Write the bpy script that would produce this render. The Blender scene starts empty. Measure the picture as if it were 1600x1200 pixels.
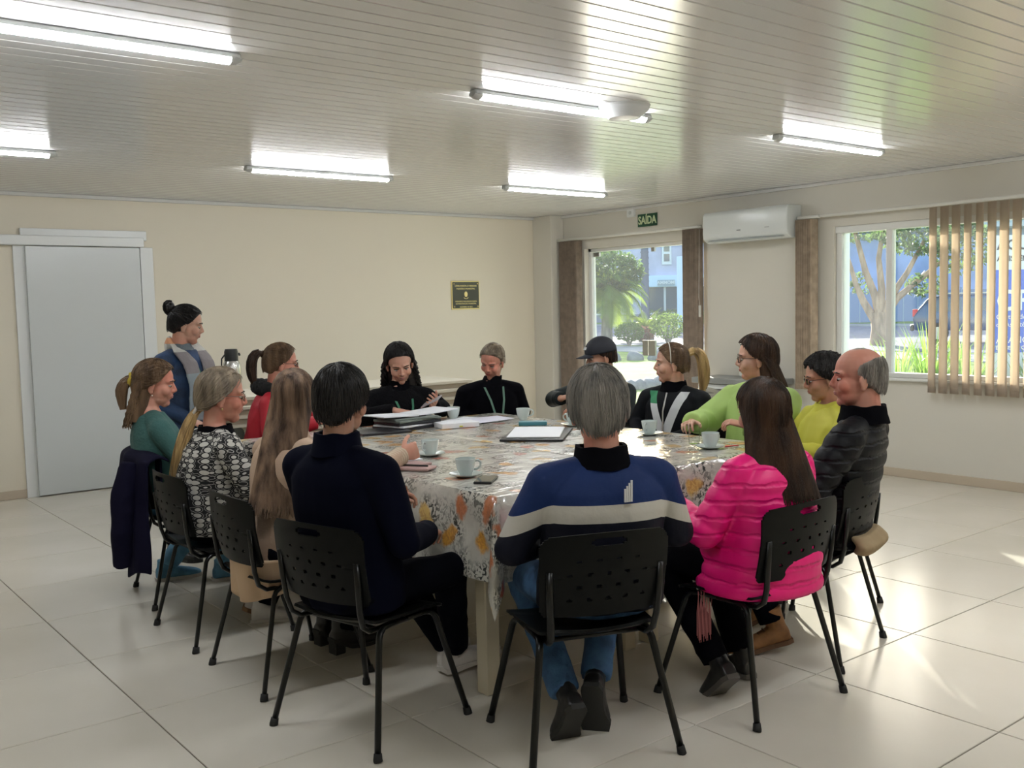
import bpy, bmesh, math, random
import numpy as np
from mathutils import Matrix, Vector, Euler, noise as mnoise
random.seed(7); rng = np.random.default_rng(7)
sc = bpy.context.scene
COL = sc.collection
R_ = math.radians

# ------------------------------------------------------------------ camera
F_PX, YAW, PITCH, ROLL, CAM_H = 1546.15, 0.6723, -0.0771, -0.0227, 1.540
cam_d = bpy.data.cameras.new('camera'); cam = bpy.data.objects.new('camera', cam_d); COL.objects.link(cam)
cam_d.sensor_width = 36; cam_d.lens = F_PX / 1600 * 36; cam_d.clip_end = 500; cam_d.clip_start = .05
f_ = Vector((math.sin(YAW)*math.cos(PITCH), math.cos(YAW)*math.cos(PITCH), math.sin(PITCH)))
r0 = Vector((math.cos(YAW), -math.sin(YAW), 0)); u0 = r0.cross(f_)
r_ = r0*math.cos(ROLL)+u0*math.sin(ROLL); u_ = -r0*math.sin(ROLL)+u0*math.cos(ROLL)
cam.matrix_world = Matrix.Translation((0, 0, CAM_H)) @ Matrix((r_, u_, -f_)).transposed().to_4x4()
sc.camera = cam
# ------------------------------------------------------------------ world, sun, exposure
SUN_EL, SUN_AZ = R_(16.5), R_(49)          # azimuth measured from +X towards +Y
w = bpy.data.worlds.new('world'); sc.world = w; w.use_nodes = True
nt = w.node_tree; bg = nt.nodes['Background']
sky = nt.nodes.new('ShaderNodeTexSky'); sky.sky_type = 'NISHITA'; sky.sun_disc = False
sky.sun_elevation = SUN_EL; sky.sun_rotation = math.pi/2 - SUN_AZ; sky.dust_density = 2.0; sky.air_density = 1.0
nt.links.new(sky.outputs[0], bg.inputs[0]); bg.inputs[1].default_value = 0.24
sl = bpy.data.lights.new('sun', 'SUN'); sl.energy = 5.0; sl.angle = R_(0.6); sl.color = (1, .95, .86)
so = bpy.data.objects.new('sun', sl); COL.objects.link(so)
sd = Vector((math.cos(SUN_AZ)*math.cos(SUN_EL), math.sin(SUN_AZ)*math.cos(SUN_EL), math.sin(SUN_EL)))
so.rotation_euler = sd.to_track_quat('Z', 'Y').to_euler(); so.location = (20, 20, 20)
TUBE = 31.0
vs = sc.view_settings
vs.view_transform = 'Standard'; vs.look = 'None'; vs.gamma = 1; vs.use_curve_mapping = False; vs.exposure = 1.38
sc.cycles.max_bounces = 8; sc.cycles.diffuse_bounces = 4; sc.cycles.transparent_max_bounces = 12
sc.cycles.use_denoising = True; sc.cycles.sample_clamp_indirect = 6

# ------------------------------------------------------------------ materials
def s2l(c):
    return tuple(((v/255)/12.92 if v/255 <= .04045 else ((v/255+.055)/1.055)**2.4) for v in c)
MATS = {}
def mat(name, col, rough=.6, metal=0, spec=.5, emit=None, var=0, vscale=8, bump=0, bscale=30, stretch=(1,1,1), col2=None, coat=0, sheen=0, trans=0, alpha=1, coords='Object', detail=3):
    if name in MATS: return MATS[name]
    m = bpy.data.materials.new(name); m.use_nodes = True; MATS[name] = m
    t = m.node_tree; b = t.nodes['Principled BSDF']
    b.inputs['Base Color'].default_value = (*col, 1); b.inputs['Roughness'].default_value = rough
    b.inputs['Metallic'].default_value = metal; b.inputs['Specular IOR Level'].default_value = spec
    b.inputs['Coat Weight'].default_value = coat; b.inputs['Coat Roughness'].default_value = .08
    b.inputs['Sheen Weight'].default_value = sheen; b.inputs['Transmission Weight'].default_value = trans
    if emit:
        b.inputs['Emission Color'].default_value = (*emit[0], 1); b.inputs['Emission Strength'].default_value = emit[1]
    if var or col2 or bump:
        tc = t.nodes.new('ShaderNodeTexCoord'); mp = t.nodes.new('ShaderNodeMapping')
        mp.inputs['Scale'].default_value = stretch
        t.links.new(tc.outputs[coords], mp.inputs[0])
    if var or col2:
        n = t.nodes.new('ShaderNodeTexNoise'); n.inputs['Scale'].default_value = vscale; n.inputs['Detail'].default_value = detail
        t.links.new(mp.outputs[0], n.inputs['Vector'])
        r = t.nodes.new('ShaderNodeValToRGB')
        c2 = col2 if col2 else tuple(min(1, v*(1+var)) for v in col)
        c1 = col if col2 else tuple(v*(1-var) for v in col)
        r.color_ramp.elements[0].position = .36; r.color_ramp.elements[1].position = .64
        r.color_ramp.elements[0].color = (*c1, 1); r.color_ramp.elements[1].color = (*c2, 1)
        t.links.new(n.outputs[0], r.inputs[0]); t.links.new(r.outputs[0], b.inputs['Base Color'])
    if bump:
        n2 = t.nodes.new('ShaderNodeTexNoise'); n2.inputs['Scale'].default_value = bscale; n2.inputs['Detail'].default_value = 3
        t.links.new(mp.outputs[0], n2.inputs['Vector'])
        bp = t.nodes.new('ShaderNodeBump'); bp.inputs['Strength'].default_value = bump; bp.inputs['Distance'].default_value = .01
        t.links.new(n2.outputs[0], bp.inputs['Height']); t.links.new(bp.outputs[0], b.inputs['Normal'])
    return m
def glass_mat(name, tint=(.97, .99, .98), rough=.02, refl=.12, haze=0):
    if name in MATS: return MATS[name]
    m = bpy.data.materials.new(name); m.use_nodes = True; MATS[name] = m; t = m.node_tree
    t.nodes.remove(t.nodes['Principled BSDF'])
    a = t.nodes.new('ShaderNodeBsdfTransparent'); a.inputs[0].default_value = (*tint, 1)
    g = t.nodes.new('ShaderNodeBsdfGlossy'); g.inputs['Roughness'].default_value = rough
    mx = t.nodes.new('ShaderNodeMixShader'); fr = t.nodes.new('ShaderNodeLayerWeight'); fr.inputs[0].default_value = refl
    t.links.new(fr.outputs['Fresnel'], mx.inputs[0]); t.links.new(a.outputs[0], mx.inputs[1]); t.links.new(g.outputs[0], mx.inputs[2])
    out = mx.outputs[0]
    if haze:
        tl = t.nodes.new('ShaderNodeBsdfTranslucent'); tl.inputs[0].default_value = (.9, .95, 1, 1); m2 = t.nodes.new('ShaderNodeMixShader'); m2.inputs[0].default_value = haze
        t.links.new(out, m2.inputs[1]); t.links.new(tl.outputs[0], m2.inputs[2]); out = m2.outputs[0]
    t.links.new(out, t.nodes['Material Output'].inputs[0]); return m
def leaf_mat(name, col, tcol, k=.5):
    if name in MATS: return MATS[name]
    m = mat(name, col, .5, var=.35, vscale=3); t = m.node_tree
    tr = t.nodes.new('ShaderNodeBsdfTranslucent'); tr.inputs[0].default_value = (*tcol, 1)
    mx = t.nodes.new('ShaderNodeMixShader'); mx.inputs[0].default_value = k
    t.links.new(t.nodes['Principled BSDF'].outputs[0], mx.inputs[1]); t.links.new(tr.outputs[0], mx.inputs[2])
    t.links.new(mx.outputs[0], t.nodes['Material Output'].inputs[0]); return m

# ------------------------------------------------------------------ geometry collector
def rotmat(rx=0, ry=0, rz=0): return np.array(Euler((rx, ry, rz)).to_matrix())
class G:
    def __init__(s): s.v = []; s.f = []; s.m = []; s.n = 0; s.mi = 0; s.X = None
    def add(s, V, F, mi=None):
        V = np.asarray(V, float).reshape(-1, 3)
        if s.X is not None: V = V @ s.X[:3, :3].T + s.X[:3, 3]
        s.v.append(V); o = s.n
        s.f += [tuple(i+o for i in q) for q in F]; s.m += [s.mi if mi is None else mi]*len(F); s.n += len(V); return s
    def ell(s, c, r, rot=None, seg=16, rings=10, mi=None):
        th = np.linspace(0, 2*np.pi, seg, endpoint=False); ph = np.linspace(0, np.pi, rings+1)[1:-1]
        P = [[0, 0, 1]] + [[math.sin(p)*math.cos(t), math.sin(p)*math.sin(t), math.cos(p)] for p in ph for t in th] + [[0, 0, -1]]
        P = np.array(P)*np.array(r)
        if rot is not None: P = P @ np.asarray(rot).T
        F = [(0, 1+i, 1+(i+1) % seg) for i in range(seg)]
        for k in range(rings-2):
            a = 1+k*seg
            F += [(a+i, a+seg+i, a+seg+(i+1) % seg, a+(i+1) % seg) for i in range(seg)]
        L = len(P)-1; a = 1+(rings-2)*seg
        F += [(L, a+(i+1) % seg, a+i) for i in range(seg)]
        return s.add(P+np.array(c), F, mi)
    def tube(s, path, rad, n=10, up=None, closed=False, capend=True, mi=None):
        """rad: list of r or (ru, rv)"""
        p = np.array(path, float); K = len(p)
        if np.isscalar(rad) or (isinstance(rad, tuple) and len(rad) == 2 and np.isscalar(rad[0]) and K != 2): rad = [rad]*K
        T = np.zeros_like(p)
        if closed: T = np.roll(p, -1, 0)-np.roll(p, 1, 0)
        else:
            T[1:-1] = p[2:]-p[:-2]; T[0] = p[1]-p[0]; T[-1] = p[-1]-p[-2]
        T /= np.linalg.norm(T, axis=1)[:, None]+1e-12
        U = np.array(up, float) if up is not None else (np.array([0, 0, 1.]) if abs(T[0][2]) < .9 else np.array([1., 0, 0]))
        V = []; a = np.linspace(0, 2*np.pi, n, endpoint=False)
        for k in range(K):
            if up is not None: U = np.array(up, float)
            U = U-T[k]*(U@T[k]); U /= np.linalg.norm(U)+1e-12; W = np.cross(T[k], U)
            ru, rv = (rad[k], rad[k]) if np.isscalar(rad[k]) else rad[k]
            V.append(p[k]+np.outer(np.cos(a)*ru, U)+np.outer(np.sin(a)*rv, W))
        V = np.concatenate(V); Fc = []
        for k in range(K if closed else K-1):
            k2 = (k+1) % K
            Fc += [(k*n+i, k*n+(i+1) % n, k2*n+(i+1) % n, k2*n+i) for i in range(n)]
        if capend and not closed:
            Fc += [tuple(range(n))[::-1], tuple((K-1)*n+i for i in range(n))]
        return s.add(V, Fc, mi)
    def cap(s, a, b, ra, rb=None, n=14, mi=None):
        """tapered capsule"""
        rb = ra if rb is None else rb; a = np.array(a, float); b = np.array(b, float); d = b-a; L = np.linalg.norm(d)+1e-9; d = d/L
        P = []; Rr = []
        for t in (1.5, 1.2, .9, .6, .3): P.append(a-d*ra*math.sin(t)); Rr.append(max(ra*math.cos(t), 1e-4))
        for k in np.linspace(0, 1, 4): P.append(a+d*L*k); Rr.append(ra+(rb-ra)*k)
        for t in (.3, .6, .9, 1.2, 1.5): P.append(b+d*rb*math.sin(t)); Rr.append(max(rb*math.cos(t), 1e-4))
        return s.tube(P, Rr, n, mi=mi)
    def box(s, c, d, rot=None, b=0, mi=None):
        hx, hy, hz = d[0]/2, d[1]/2, d[2]/2; c = np.array(c, float)
        if b <= 0:
            V = np.array([[x, y, z] for x in (-hx, hx) for y in (-hy, hy) for z in (-hz, hz)])
            Fc = [(0, 1, 3, 2), (4, 6, 7, 5), (0, 4, 5, 1), (2, 3, 7, 6), (0, 2, 6, 4), (1, 5, 7, 3)]
        else:
            V = []; idx = {}
            for sx in (-1, 1):
                for sy in (-1, 1):
                    for sz in (-1, 1):
                        for ax in range(3):
                            q = [sx*(hx-b), sy*(hy-b), sz*(hz-b)]; q[ax] = (sx*hx, sy*hy, sz*hz)[ax]
                            idx[(sx, sy, sz, ax)] = len(V); V.append(q)
            V = np.array(V); Fc = []
            I = idx
            for ax in range(3):
                o = [i for i in range(3) if i != ax]
                for sg in (-1, 1):
                    q = []
                    for (p1, p2) in ((-1, -1), (1, -1), (1, 1), (-1, 1)):
                        k = [0, 0, 0]; k[ax] = sg; k[o[0]] = p1; k[o[1]] = p2; q.append(I[(*k, ax)])
                    Fc.append(tuple(q))
                for p1 in (-1, 1):
                    for p2 in (-1, 1):
                        ka = [0, 0, 0]; kb = [0, 0, 0]; ka[ax] = -1; kb[ax] = 1
                        for k in (ka, kb): k[o[0]] = p1; k[o[1]] = p2
                        Fc.append((I[(*ka, o[0])], I[(*kb, o[0])], I[(*kb, o[1])], I[(*ka, o[1])]))
            for sx in (-1, 1):
                for sy in (-1, 1):
                    for sz in (-1, 1): Fc.append((I[(sx, sy, sz, 0)], I[(sx, sy, sz, 1)], I[(sx, sy, sz, 2)]))
            # fix winding outward
            F2 = []
            for q in Fc:
                P = V[list(q)]; nrm = np.cross(P[1]-P[0], P[2]-P[0])
                F2.append(q if nrm @ P.mean(0) > 0 else q[::-1])
            Fc = F2
        if rot is not None: V = V @ np.asarray(rot).T
        return s.add(V+c, Fc, mi)
    def lathe(s, prof, c=(0, 0, 0), n=28, mi=None):
        a = np.linspace(0, 2*np.pi, n, endpoint=False)
        V = np.array([[r*math.cos(t), r*math.sin(t), z] for r, z in prof for t in a])+np.array(c); K = len(prof)
        Fc = [(k*n+i, k*n+(i+1) % n, (k+1)*n+(i+1) % n, (k+1)*n+i) for k in range(K-1) for i in range(n)]
        if prof[0][0] > 1e-6: Fc.append(tuple(range(n))[::-1])
        if prof[-1][0] > 1e-6: Fc.append(tuple((K-1)*n+i for i in range(n)))
        return s.add(V, Fc, mi)
    def loft(s, secs, n=24, e=2.3, mi=None):
        """secs: (centre, u-vector, v-vector) half axes; superellipse exponent e"""
        a = np.linspace(0, 2*np.pi, n, endpoint=False); ca, sa = np.cos(a), np.sin(a)
        x = np.sign(ca)*np.abs(ca)**(2/e); y = np.sign(sa)*np.abs(sa)**(2/e)
        V = np.concatenate([np.array(c)+np.outer(x, u)+np.outer(y, v) for c, u, v in secs]); K = len(secs)
        Fc = [(k*n+i, k*n+(i+1) % n, (k+1)*n+(i+1) % n, (k+1)*n+i) for k in range(K-1) for i in range(n)]
        Fc += [tuple(range(n))[::-1], tuple((K-1)*n+i for i in range(n))]
        return s.add(V, Fc, mi)
    def grid(s, nx, ny, fn, mi=None, skip=None):
        V = [fn(i/nx, j/ny) for j in range(ny+1) for i in range(nx+1)]
        Fc = [(j*(nx+1)+i, j*(nx+1)+i+1, (j+1)*(nx+1)+i+1, (j+1)*(nx+1)+i) for j in range(ny) for i in range(nx) if not (skip and skip(i, j))]
        return s.add(V, Fc, mi)
    def mesh(s, name='m', smooth=True):
        me = bpy.data.meshes.new(name)
        V = np.concatenate(s.v) if s.v else np.zeros((0, 3))
        me.from_pydata(V.tolist(), [], s.f)
        if s.m and max(s.m) > 0: me.polygons.foreach_set('material_index', s.m)
        if smooth: me.polygons.foreach_set('use_smooth', [True]*len(me.polygons))
        me.update(); return me
def link(name, me, mats, parent=None, kind=None, loc=None, rz=None):
    o = bpy.data.objects.new(name, me); COL.objects.link(o)
    if me is not None and mats is not None and len(me.materials) == 0:
        for m in (mats if isinstance(mats, (list, tuple)) else [mats]): me.materials.append(m)
    if parent is not None: o.parent = parent
    if kind: o['kind'] = kind
    if loc is not None: o.location = loc
    if rz is not None: o.rotation_euler = (0, 0, rz)
    return o
def autosmooth(me, ang=35):
    try: me.set_sharp_from_angle(angle=R_(ang))
    except Exception: pass
    return me
def part(name, g, mats, parent=None, smooth=True, ang=35, **k):
    me = g.mesh(name, smooth)
    if smooth: autosmooth(me, ang)
    return link(name, me, mats, parent, **k)
def tag(o, label, cat, group=None, kind=None):
    o['label'] = label; o['category'] = cat
    if group: o['group'] = group
    if kind: o['kind'] = kind
    return o
def thing(name, label, cat, loc=(0, 0, 0), rz=0, group=None):
    o = bpy.data.objects.new(name, None); COL.objects.link(o); o.empty_display_size = .1
    o.location = loc; o.rotation_euler = (0, 0, rz); return tag(o, label, cat, group)
def struct(name, g, m, parent=None, smooth=False, **k):
    o = link(name, g.mesh(name, smooth), m, parent, **k)
    if parent is None: o['kind'] = 'structure'
    return o
def modmesh(me, mods):
    o = bpy.data.objects.new('tmp', me); COL.objects.link(o)
    for ty, kw in mods:
        md = o.modifiers.new(ty, ty)
        for k, v in kw.items(): setattr(md, k, v)
    dg = bpy.context.evaluated_depsgraph_get(); dg.update()
    r = bpy.data.meshes.new_from_object(o.evaluated_get(dg)); bpy.data.objects.remove(o); bpy.data.meshes.remove(me)
    return r
def remesh(g, vox=.008, smooth=3, fac=.5, wrinkle=0, wscale=9, wst=(1, 1, 1), puff=None):
    mods = [('REMESH', dict(mode='VOXEL', voxel_size=vox, use_smooth_shade=True))]
    if smooth: mods.append(('SMOOTH', dict(iterations=smooth, factor=fac)))
    me = modmesh(g.mesh('r'), mods)
    if wrinkle:
        n = len(me.vertices); co = np.empty(n*3); me.vertices.foreach_get('co', co); co = co.reshape(-1, 3)
        no = np.empty(n*3); me.vertex_normals.foreach_get('vector', no); no = no.reshape(-1, 3)
        S = np.array(wst)*wscale; q = co*S
        d = np.array([1-2*abs(mnoise.noise(Vector(p))) for p in q])
        co += no*(d*wrinkle)[:, None]
        me.vertices.foreach_set('co', co.ravel()); me.update()
    me.polygons.foreach_set('use_smooth', [True]*len(me.polygons))
    return me
def joinmesh(meshes):
    """join meshes that use material indices of one shared list"""
    V = []; Fc = []; M = []; o = 0
    for me, mi in meshes:
        n = len(me.vertices); co = np.empty(n*3); me.vertices.foreach_get('co', co); V.append(co.reshape(-1, 3))
        for p in me.polygons: Fc.append(tuple(i+o for i in p.vertices)); M.append(p.material_index if mi is None else mi)
        o += n
    r = bpy.data.meshes.new('j'); r.from_pydata(np.concatenate(V).tolist(), [], Fc)
    r.polygons.foreach_set('material_index', M); r.polygons.foreach_set('use_smooth', [True]*len(Fc)); r.update(); return r
def text_mesh(body, size, extrude=.002, bold=False, align='CENTER'):
    c = bpy.data.curves.new('t', 'FONT'); c.body = body; c.size = size; c.extrude = extrude; c.align_x = align; c.align_y = 'CENTER'
    if bold: c.offset = size*.022
    c.resolution_u = 3
    o = bpy.data.objects.new('t', c); COL.objects.link(o)
    dg = bpy.context.evaluated_depsgraph_get(); dg.update()
    me = bpy.data.meshes.new_from_object(o.evaluated_get(dg)); bpy.data.objects.remove(o); bpy.data.curves.remove(c); return me

# ================================================================== ROOM
XW, YW, H = 7.909, 9.2255, 2.610
XL, YN = -2.0, -1.9
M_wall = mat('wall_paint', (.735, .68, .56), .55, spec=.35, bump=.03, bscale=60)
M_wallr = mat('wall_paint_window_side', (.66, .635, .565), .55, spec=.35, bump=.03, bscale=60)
M_ceil = mat('pvc_ceiling', (.66, .66, .645), .17, spec=.62)
M_groove = mat('pvc_groove', (.22, .21, .19), .6)
M_tile = mat('floor_tile', (.63, .595, .51), .22, spec=.34, col2=(.67, .635, .555), vscale=1.6, bump=.02, bscale=9, detail=6)
M_grout = mat('grout', (.12, .10, .08), .9)
M_white = mat('white_paint', (.74, .76, .75), .3, spec=.5)
M_doorw = mat('door_laminate', (.60, .63, .63), .22, spec=.55)
M_base = mat('baseboard_ceramic', (.52, .44, .34), .3)
M_alu = mat('white_aluminium', (.74, .75, .73), .35)
M_black = mat('black_plastic', (.012, .014, .014), .38, spec=.4)
# micro ribs of the ceiling sheets run along X
t = M_ceil.node_tree; tc = t.nodes.new('ShaderNodeTexCoord'); wv = t.nodes.new('ShaderNodeTexWave'); wv.bands_direction = 'Y'
wv.inputs['Scale'].default_value = 30; bp = t.nodes.new('ShaderNodeBump'); bp.inputs['Strength'].default_value = .04; bp.inputs['Distance'].default_value = .002
t.links.new(tc.outputs['Object'], wv.inputs[0]); t.links.new(wv.outputs[0], bp.inputs['Height']); t.links.new(bp.outputs[0], t.nodes['Principled BSDF'].inputs['Normal'])

# floor
g = G(); g.box(((XL+XW)/2, (YN+YW)/2, -.06), (XW-XL, YW-YN, .10)); floor = struct('floor', g, M_grout)
def tile_mesh(w_, d_):
    g = G(); j = .0022; c = .002
    hx, hy = w_/2-j, d_/2-j
    V = [(sx*hx, sy*hy, -.01) for sx, sy in ((-1, -1), (1, -1), (1, 1), (-1, 1))]+[(sx*hx, sy*hy, -c) for sx, sy in ((-1, -1), (1, -1), (1, 1), (-1, 1))]+[(sx*(hx-c), sy*(hy-c), 0) for sx, sy in ((-1, -1), (1, -1), (1, 1), (-1, 1))]
    Fc = [(8, 9, 10, 11)]+[(a+i, a+(i+1) % 4, a+4+(i+1) % 4, a+4+i) for a in (0, 4) for i in range(4)]
    g.add(V, Fc); me = g.mesh('floor_tile', False); me.materials.append(M_tile); return me
TM = {}
X0, Y0 = .447, 6.1037
for i in range(-4, 10):
    x1, x2 = max(X0+.75*i, XL), min(X0+.75*(i+1), XW)
    if x2-x1 < .02: continue
    for j in range(-5, 11):
        y1, y2 = max(Y0-.75*j-.75, YN), min(Y0-.75*j, YW)
        if y2-y1 < .02: continue
        k = (round(x2-x1, 3), round(y2-y1, 3))
        if k not in TM: TM[k] = tile_mesh(*k)
        link('tile', TM[k], None, floor, loc=((x1+x2)/2, (y1+y2)/2, 0))
# ceiling
g = G(); g.box(((XL+XW)/2, (YN+YW)/2, H+.08), (XW-XL, YW-YN, .10)); ceiling = struct('ceiling', g, M_groove)
g = G(); pw = .1078; h_ = pw/2-.0024; L_ = (XW-XL)/2-.004
prof = [(-h_, .028), (-h_, .004), (-h_+.004, 0), (h_-.004, 0), (h_, .004), (h_, .028)]
g.add([(sx*L_, y, z) for sx in (-1, 1) for y, z in prof], [(i, i+1, 7+i, 6+i) for i in range(5)]+[(5, 4, 3, 2, 1, 0), (6, 7, 8, 9, 10, 11)])
me = g.mesh('ceiling_panel', False); me.materials.append(M_ceil)
k = 0; y = YN+pw/2
while y < YW-.02:
    link('ceiling_panel', me, None, ceiling, loc=((XL+XW)/2, y, H)); y += pw; k += 1
# walls
WT = .16
g = G(); g.box(((XL+XW)/2, YW+WT/2, H/2+.03), (XW-XL+2*WT, WT, H+.16)); struct('wall_back', g, M_wall)
g = G(); g.box((XL-WT/2, (YN+YW)/2, H/2+.03), (WT, YW-YN, H+.16)); struct('wall_left', g, M_wall)
g = G(); g.box(((XL+XW)/2, YN-WT/2, H/2+.03), (XW-XL+2*WT, WT, H+.16)); struct('wall_front', g, M_wall)
W1a, W1b, W1z = 6.74, 8.53, 2.20       # glass door opening
W2a, W2b, W2z0, W2z1 = 1.55, 5.22, .86, 2.20
g = G()
def wseg(y1, y2, z1, z2): g.box((XW+WT/2, (y1+y2)/2, (z1+z2)/2), (WT, y2-y1, z2-z1))
wseg(YN, W2a, -.06, H+.1); wseg(W2b, W1a, -.06, H+.1); wseg(W1b, YW, -.06, H+.1)
wseg(W2a, W2b, -.06, W2z0); wseg(W2a, W2b, W2z1, H+.1); wseg(W1a, W1b, W1z, H+.1); wseg(W1a, W1b, -.06, -.005)
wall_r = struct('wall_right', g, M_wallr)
# corner pillar
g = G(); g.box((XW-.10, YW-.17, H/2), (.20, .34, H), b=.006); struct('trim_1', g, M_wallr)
# cornices
g = G()
g.box(((XL+XW)/2, YW-.018, H-.016), (XW-XL, .036, .032), b=.006); struct('trim_2', g, M_ceil)
g = G(); g.box((XW-.018, (YN+YW)/2, H-.016), (.036, YW-YN, .032), b=.006); struct('trim_3', g, M_ceil)
# baseboards
g = G()
for a, b in ((XL, 1.99), (3.16, XW-.2)): g.box(((a+b)/2, YW-.007, .038), (b-a, .014, .076), b=.003)
struct('baseboard_back', g, M_base)
g = G()
for a, b in ((YN, 6.7), (8.56, YW-.34)): g.box((XW-.007, (a+b)/2, .038), (.014, b-a, .076), b=.003)
struct('baseboard_right', g, M_base)
# sliding door in the back wall
g = G(); g.box((2.535, YW-.045, 1.082), (.955, .04, 2.145), b=.003); door = struct('door_1', g, M_doorw)
g = G()
g.box((2.02, YW-.012, 1.08), (.10, .024, 2.16)); g.box((3.09, YW-.02, 1.08), (.10, .04, 2.16), b=.004)
g.box((3.03, YW-.03, 1.08), (.018, .05, 2.16)); g.box((2.56, YW-.02, 2.265), (1.06, .036, .085), b=.004)
part('door_frame', g, M_white, door)
g = G(); g.box((1.45, YW-.05, 2.203), (3.2, .07, .085), b=.006); part('sliding_rail', g, M_white, door)
# glass door (window_1)
g = G(); xg = XW+.10
for a, b in ((W1a, W1a+.05), (W1b-.05, W1b)): g.box((xg, (a+b)/2, W1z/2), (.07, b-a, W1z), b=.004)
g.box((xg, (W1a+W1b)/2, W1z-.02), (.07, W1b-W1a, .04), b=.004)
win1 = struct('window_1', g, M_alu)
M_glass = glass_mat('clear_glass', haze=.022)
for a, b in ((W1a+.05, 7.60), (7.606, W1b-.05)):
    g = G(); g.box((xg, (a+b)/2, W1z/2), (.008, b-a-.004, W1z-.05)); o = link('pane', g.mesh('pane', False), M_glass, win1)
M_clip = mat('steel_clip', (.45, .45, .43), .3, metal=.9)
g = G()
for yy, zz, sy, sz in ((8.42, 2.13, .10, .05), (7.53, 2.14, .05, .05), (7.56, 1.06, .10, .17), (7.66, 1.06, .08, .17)): g.box((xg, yy, zz), (.03, sy, sz), b=.004)
part('glass_clamp', g, M_clip, win1)
# sliding window (window_2)
g = G(); xg2 = XW+.07
g.box((xg2, (W2a+W2b)/2, W2z1-.03), (.10, W2b-W2a, .06), b=.004); g.box((xg2, (W2a+W2b)/2, W2z0+.02), (.10, W2b-W2a, .04), b=.004)
for a in (W2a+.03, W2b-.03, 4.70, 3.42, 2.5): g.box((xg2, a, (W2z0+W2z1)/2), (.07, .055, W2z1-W2z0-.08), b=.004)
win2 = struct('window_2', g, M_alu)
for a, b in ((4.73, 5.16), (3.45, 4.67), (2.53, 3.39), (1.6, 2.47)):
    g = G(); g.box((xg2, (a+b)/2, (W2z0+W2z1)/2), (.006, b-a, W2z1-W2z0-.09)); link('pane', g.mesh('pane', False), M_glass, win2)
g = G(); g.box((XW-.015, (W2a+W2b)/2, W2z0-.012), (.05, W2b-W2a+.04, .024), b=.004); part('window_sill', g, M_alu, win2)

# ------------------------------------------------------------------ vertical blinds
M_slat = mat('blind_fabric', (.50, .44, .37), .8, var=.12, vscale=14, stretch=(1, 1, .25)); t = M_slat.node_tree
tr = t.nodes.new('ShaderNodeBsdfTranslucent'); tr.inputs[0].default_value = (.80, .70, .58, 1)
mx = t.nodes.new('ShaderNodeMixShader'); mx.inputs[0].default_value = .6
t.links.new(t.nodes['Principled BSDF'].outputs[0], mx.inputs[1]); t.links.new(tr.outputs[0], mx.inputs[2]); t.links.new(mx.outputs[0], t.nodes['Material Output'].inputs[0])
M_slatd = mat('blind_fabric_dark', (.26, .20, .15), .8, var=.15, vscale=14)
M_rod = mat('rail_white', (.68, .67, .62), .4)
def slat(gx, gy, z1, z2, ang, w_=.085, m=M_slat, par=None):
    g = G()
    n = 3; V = []
    for z in (z2, z1+.05, z1):
        for i in range(n+1):
            u = (i/n-.5)*w_; V.append((math.sin(math.pi*i/n)*.006, u, z))
    F2 = [(k*(n+1)+i, k*(n+1)+i+1, (k+1)*(n+1)+i+1, (k+1)*(n+1)+i) for k in range(2) for i in range(n)]
    g.X = np.array(Matrix.Translation((gx, gy, 0)) @ Matrix.Rotation(ang, 4, 'Z')); g.add(V, F2)
    me = g.mesh('slat'); return me
def blind(name, label, y_rail, zr, slats, z1, m, chain=None):
    root = thing(name, label, 'blind', (XW-.09, slats[0][0], zr))
    inv = Matrix.Translation((-(XW-.09), -slats[0][0], -zr))
    g = G(); g.box((XW-.085, sum(y_rail)/2, zr), (.045, y_rail[1]-y_rail[0], .028), b=.004)
    for yy in np.arange(y_rail[0]+.15, y_rail[1], .7): g.box((XW-.035, yy, zr+.006), (.07, .03, .008))
    me = g.mesh(); me.transform(inv); link('blind_rail', me, M_rod, root)
    for (yy, ang) in slats:
        me = slat(XW-.09, yy, z1, zr-.02, ang); me.transform(inv)
        me2 = modmesh(me, [('SOLIDIFY', dict(thickness=.0018))]); link('slat', me2, m, root)
        g = G(); g.X = np.array(Matrix.Translation((XW-.09, yy, 0)) @ Matrix.Rotation(ang, 4, 'Z')); g.box((.003, 0, z1+.02), (.006, .088, .05), b=.001)
        me = g.mesh(); me.transform(inv); link('slat_weight', me, m, root)
    if chain:
        for yy, zz in chain:
            g = G(); g.tube([(XW-.11, yy, zr-.03), (XW-.112, yy+.01, 1.6), (XW-.11, yy, zz+.1)], .0022, 6); g.box((XW-.11, yy, zz+.04), (.02, .022, .12), b=.004)
            me = g.mesh(); me.transform(inv); link('pull_cord', me, M_rod, root)
    return root
blind('vertical_blind', 'brown vertical blind bunched on the left side of the glass door', (6.73, 8.90), 2.315,
      [(8.53+.022*i, R_(68+6*math.sin(i*2.1))) for i in range(14)], .08, M_slatd)
blind('vertical_blind', 'brown vertical blind bunched on the right side of the glass door', (6.70, 6.72), 2.315,
      [(6.72+.022*i, R_(66+6*math.sin(i*1.7))) for i in range(9)], .08, M_slatd, chain=[(6.70, 1.42)])
blind('vertical_blind', 'tan vertical blind bunched left of the wide window beside the air conditioner', (5.31, 5.54), 2.30,
      [(5.365+.02*i, R_(70+5*math.sin(i*1.9))) for i in range(9)], .73, mat('blind_fabric_mid', (.42, .33, .24), .8, var=.15, vscale=14))
ys = [4.235-.0965*i for i in range(26)]
blind('vertical_blind', 'sunlit open vertical blind with spread beige slats at the right edge of the wide window', (1.6, 5.30), 2.30,
      [(yy, R_(-20+6*math.sin(i*1.3))) for i, yy in enumerate(ys)], .76, M_slat)

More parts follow.
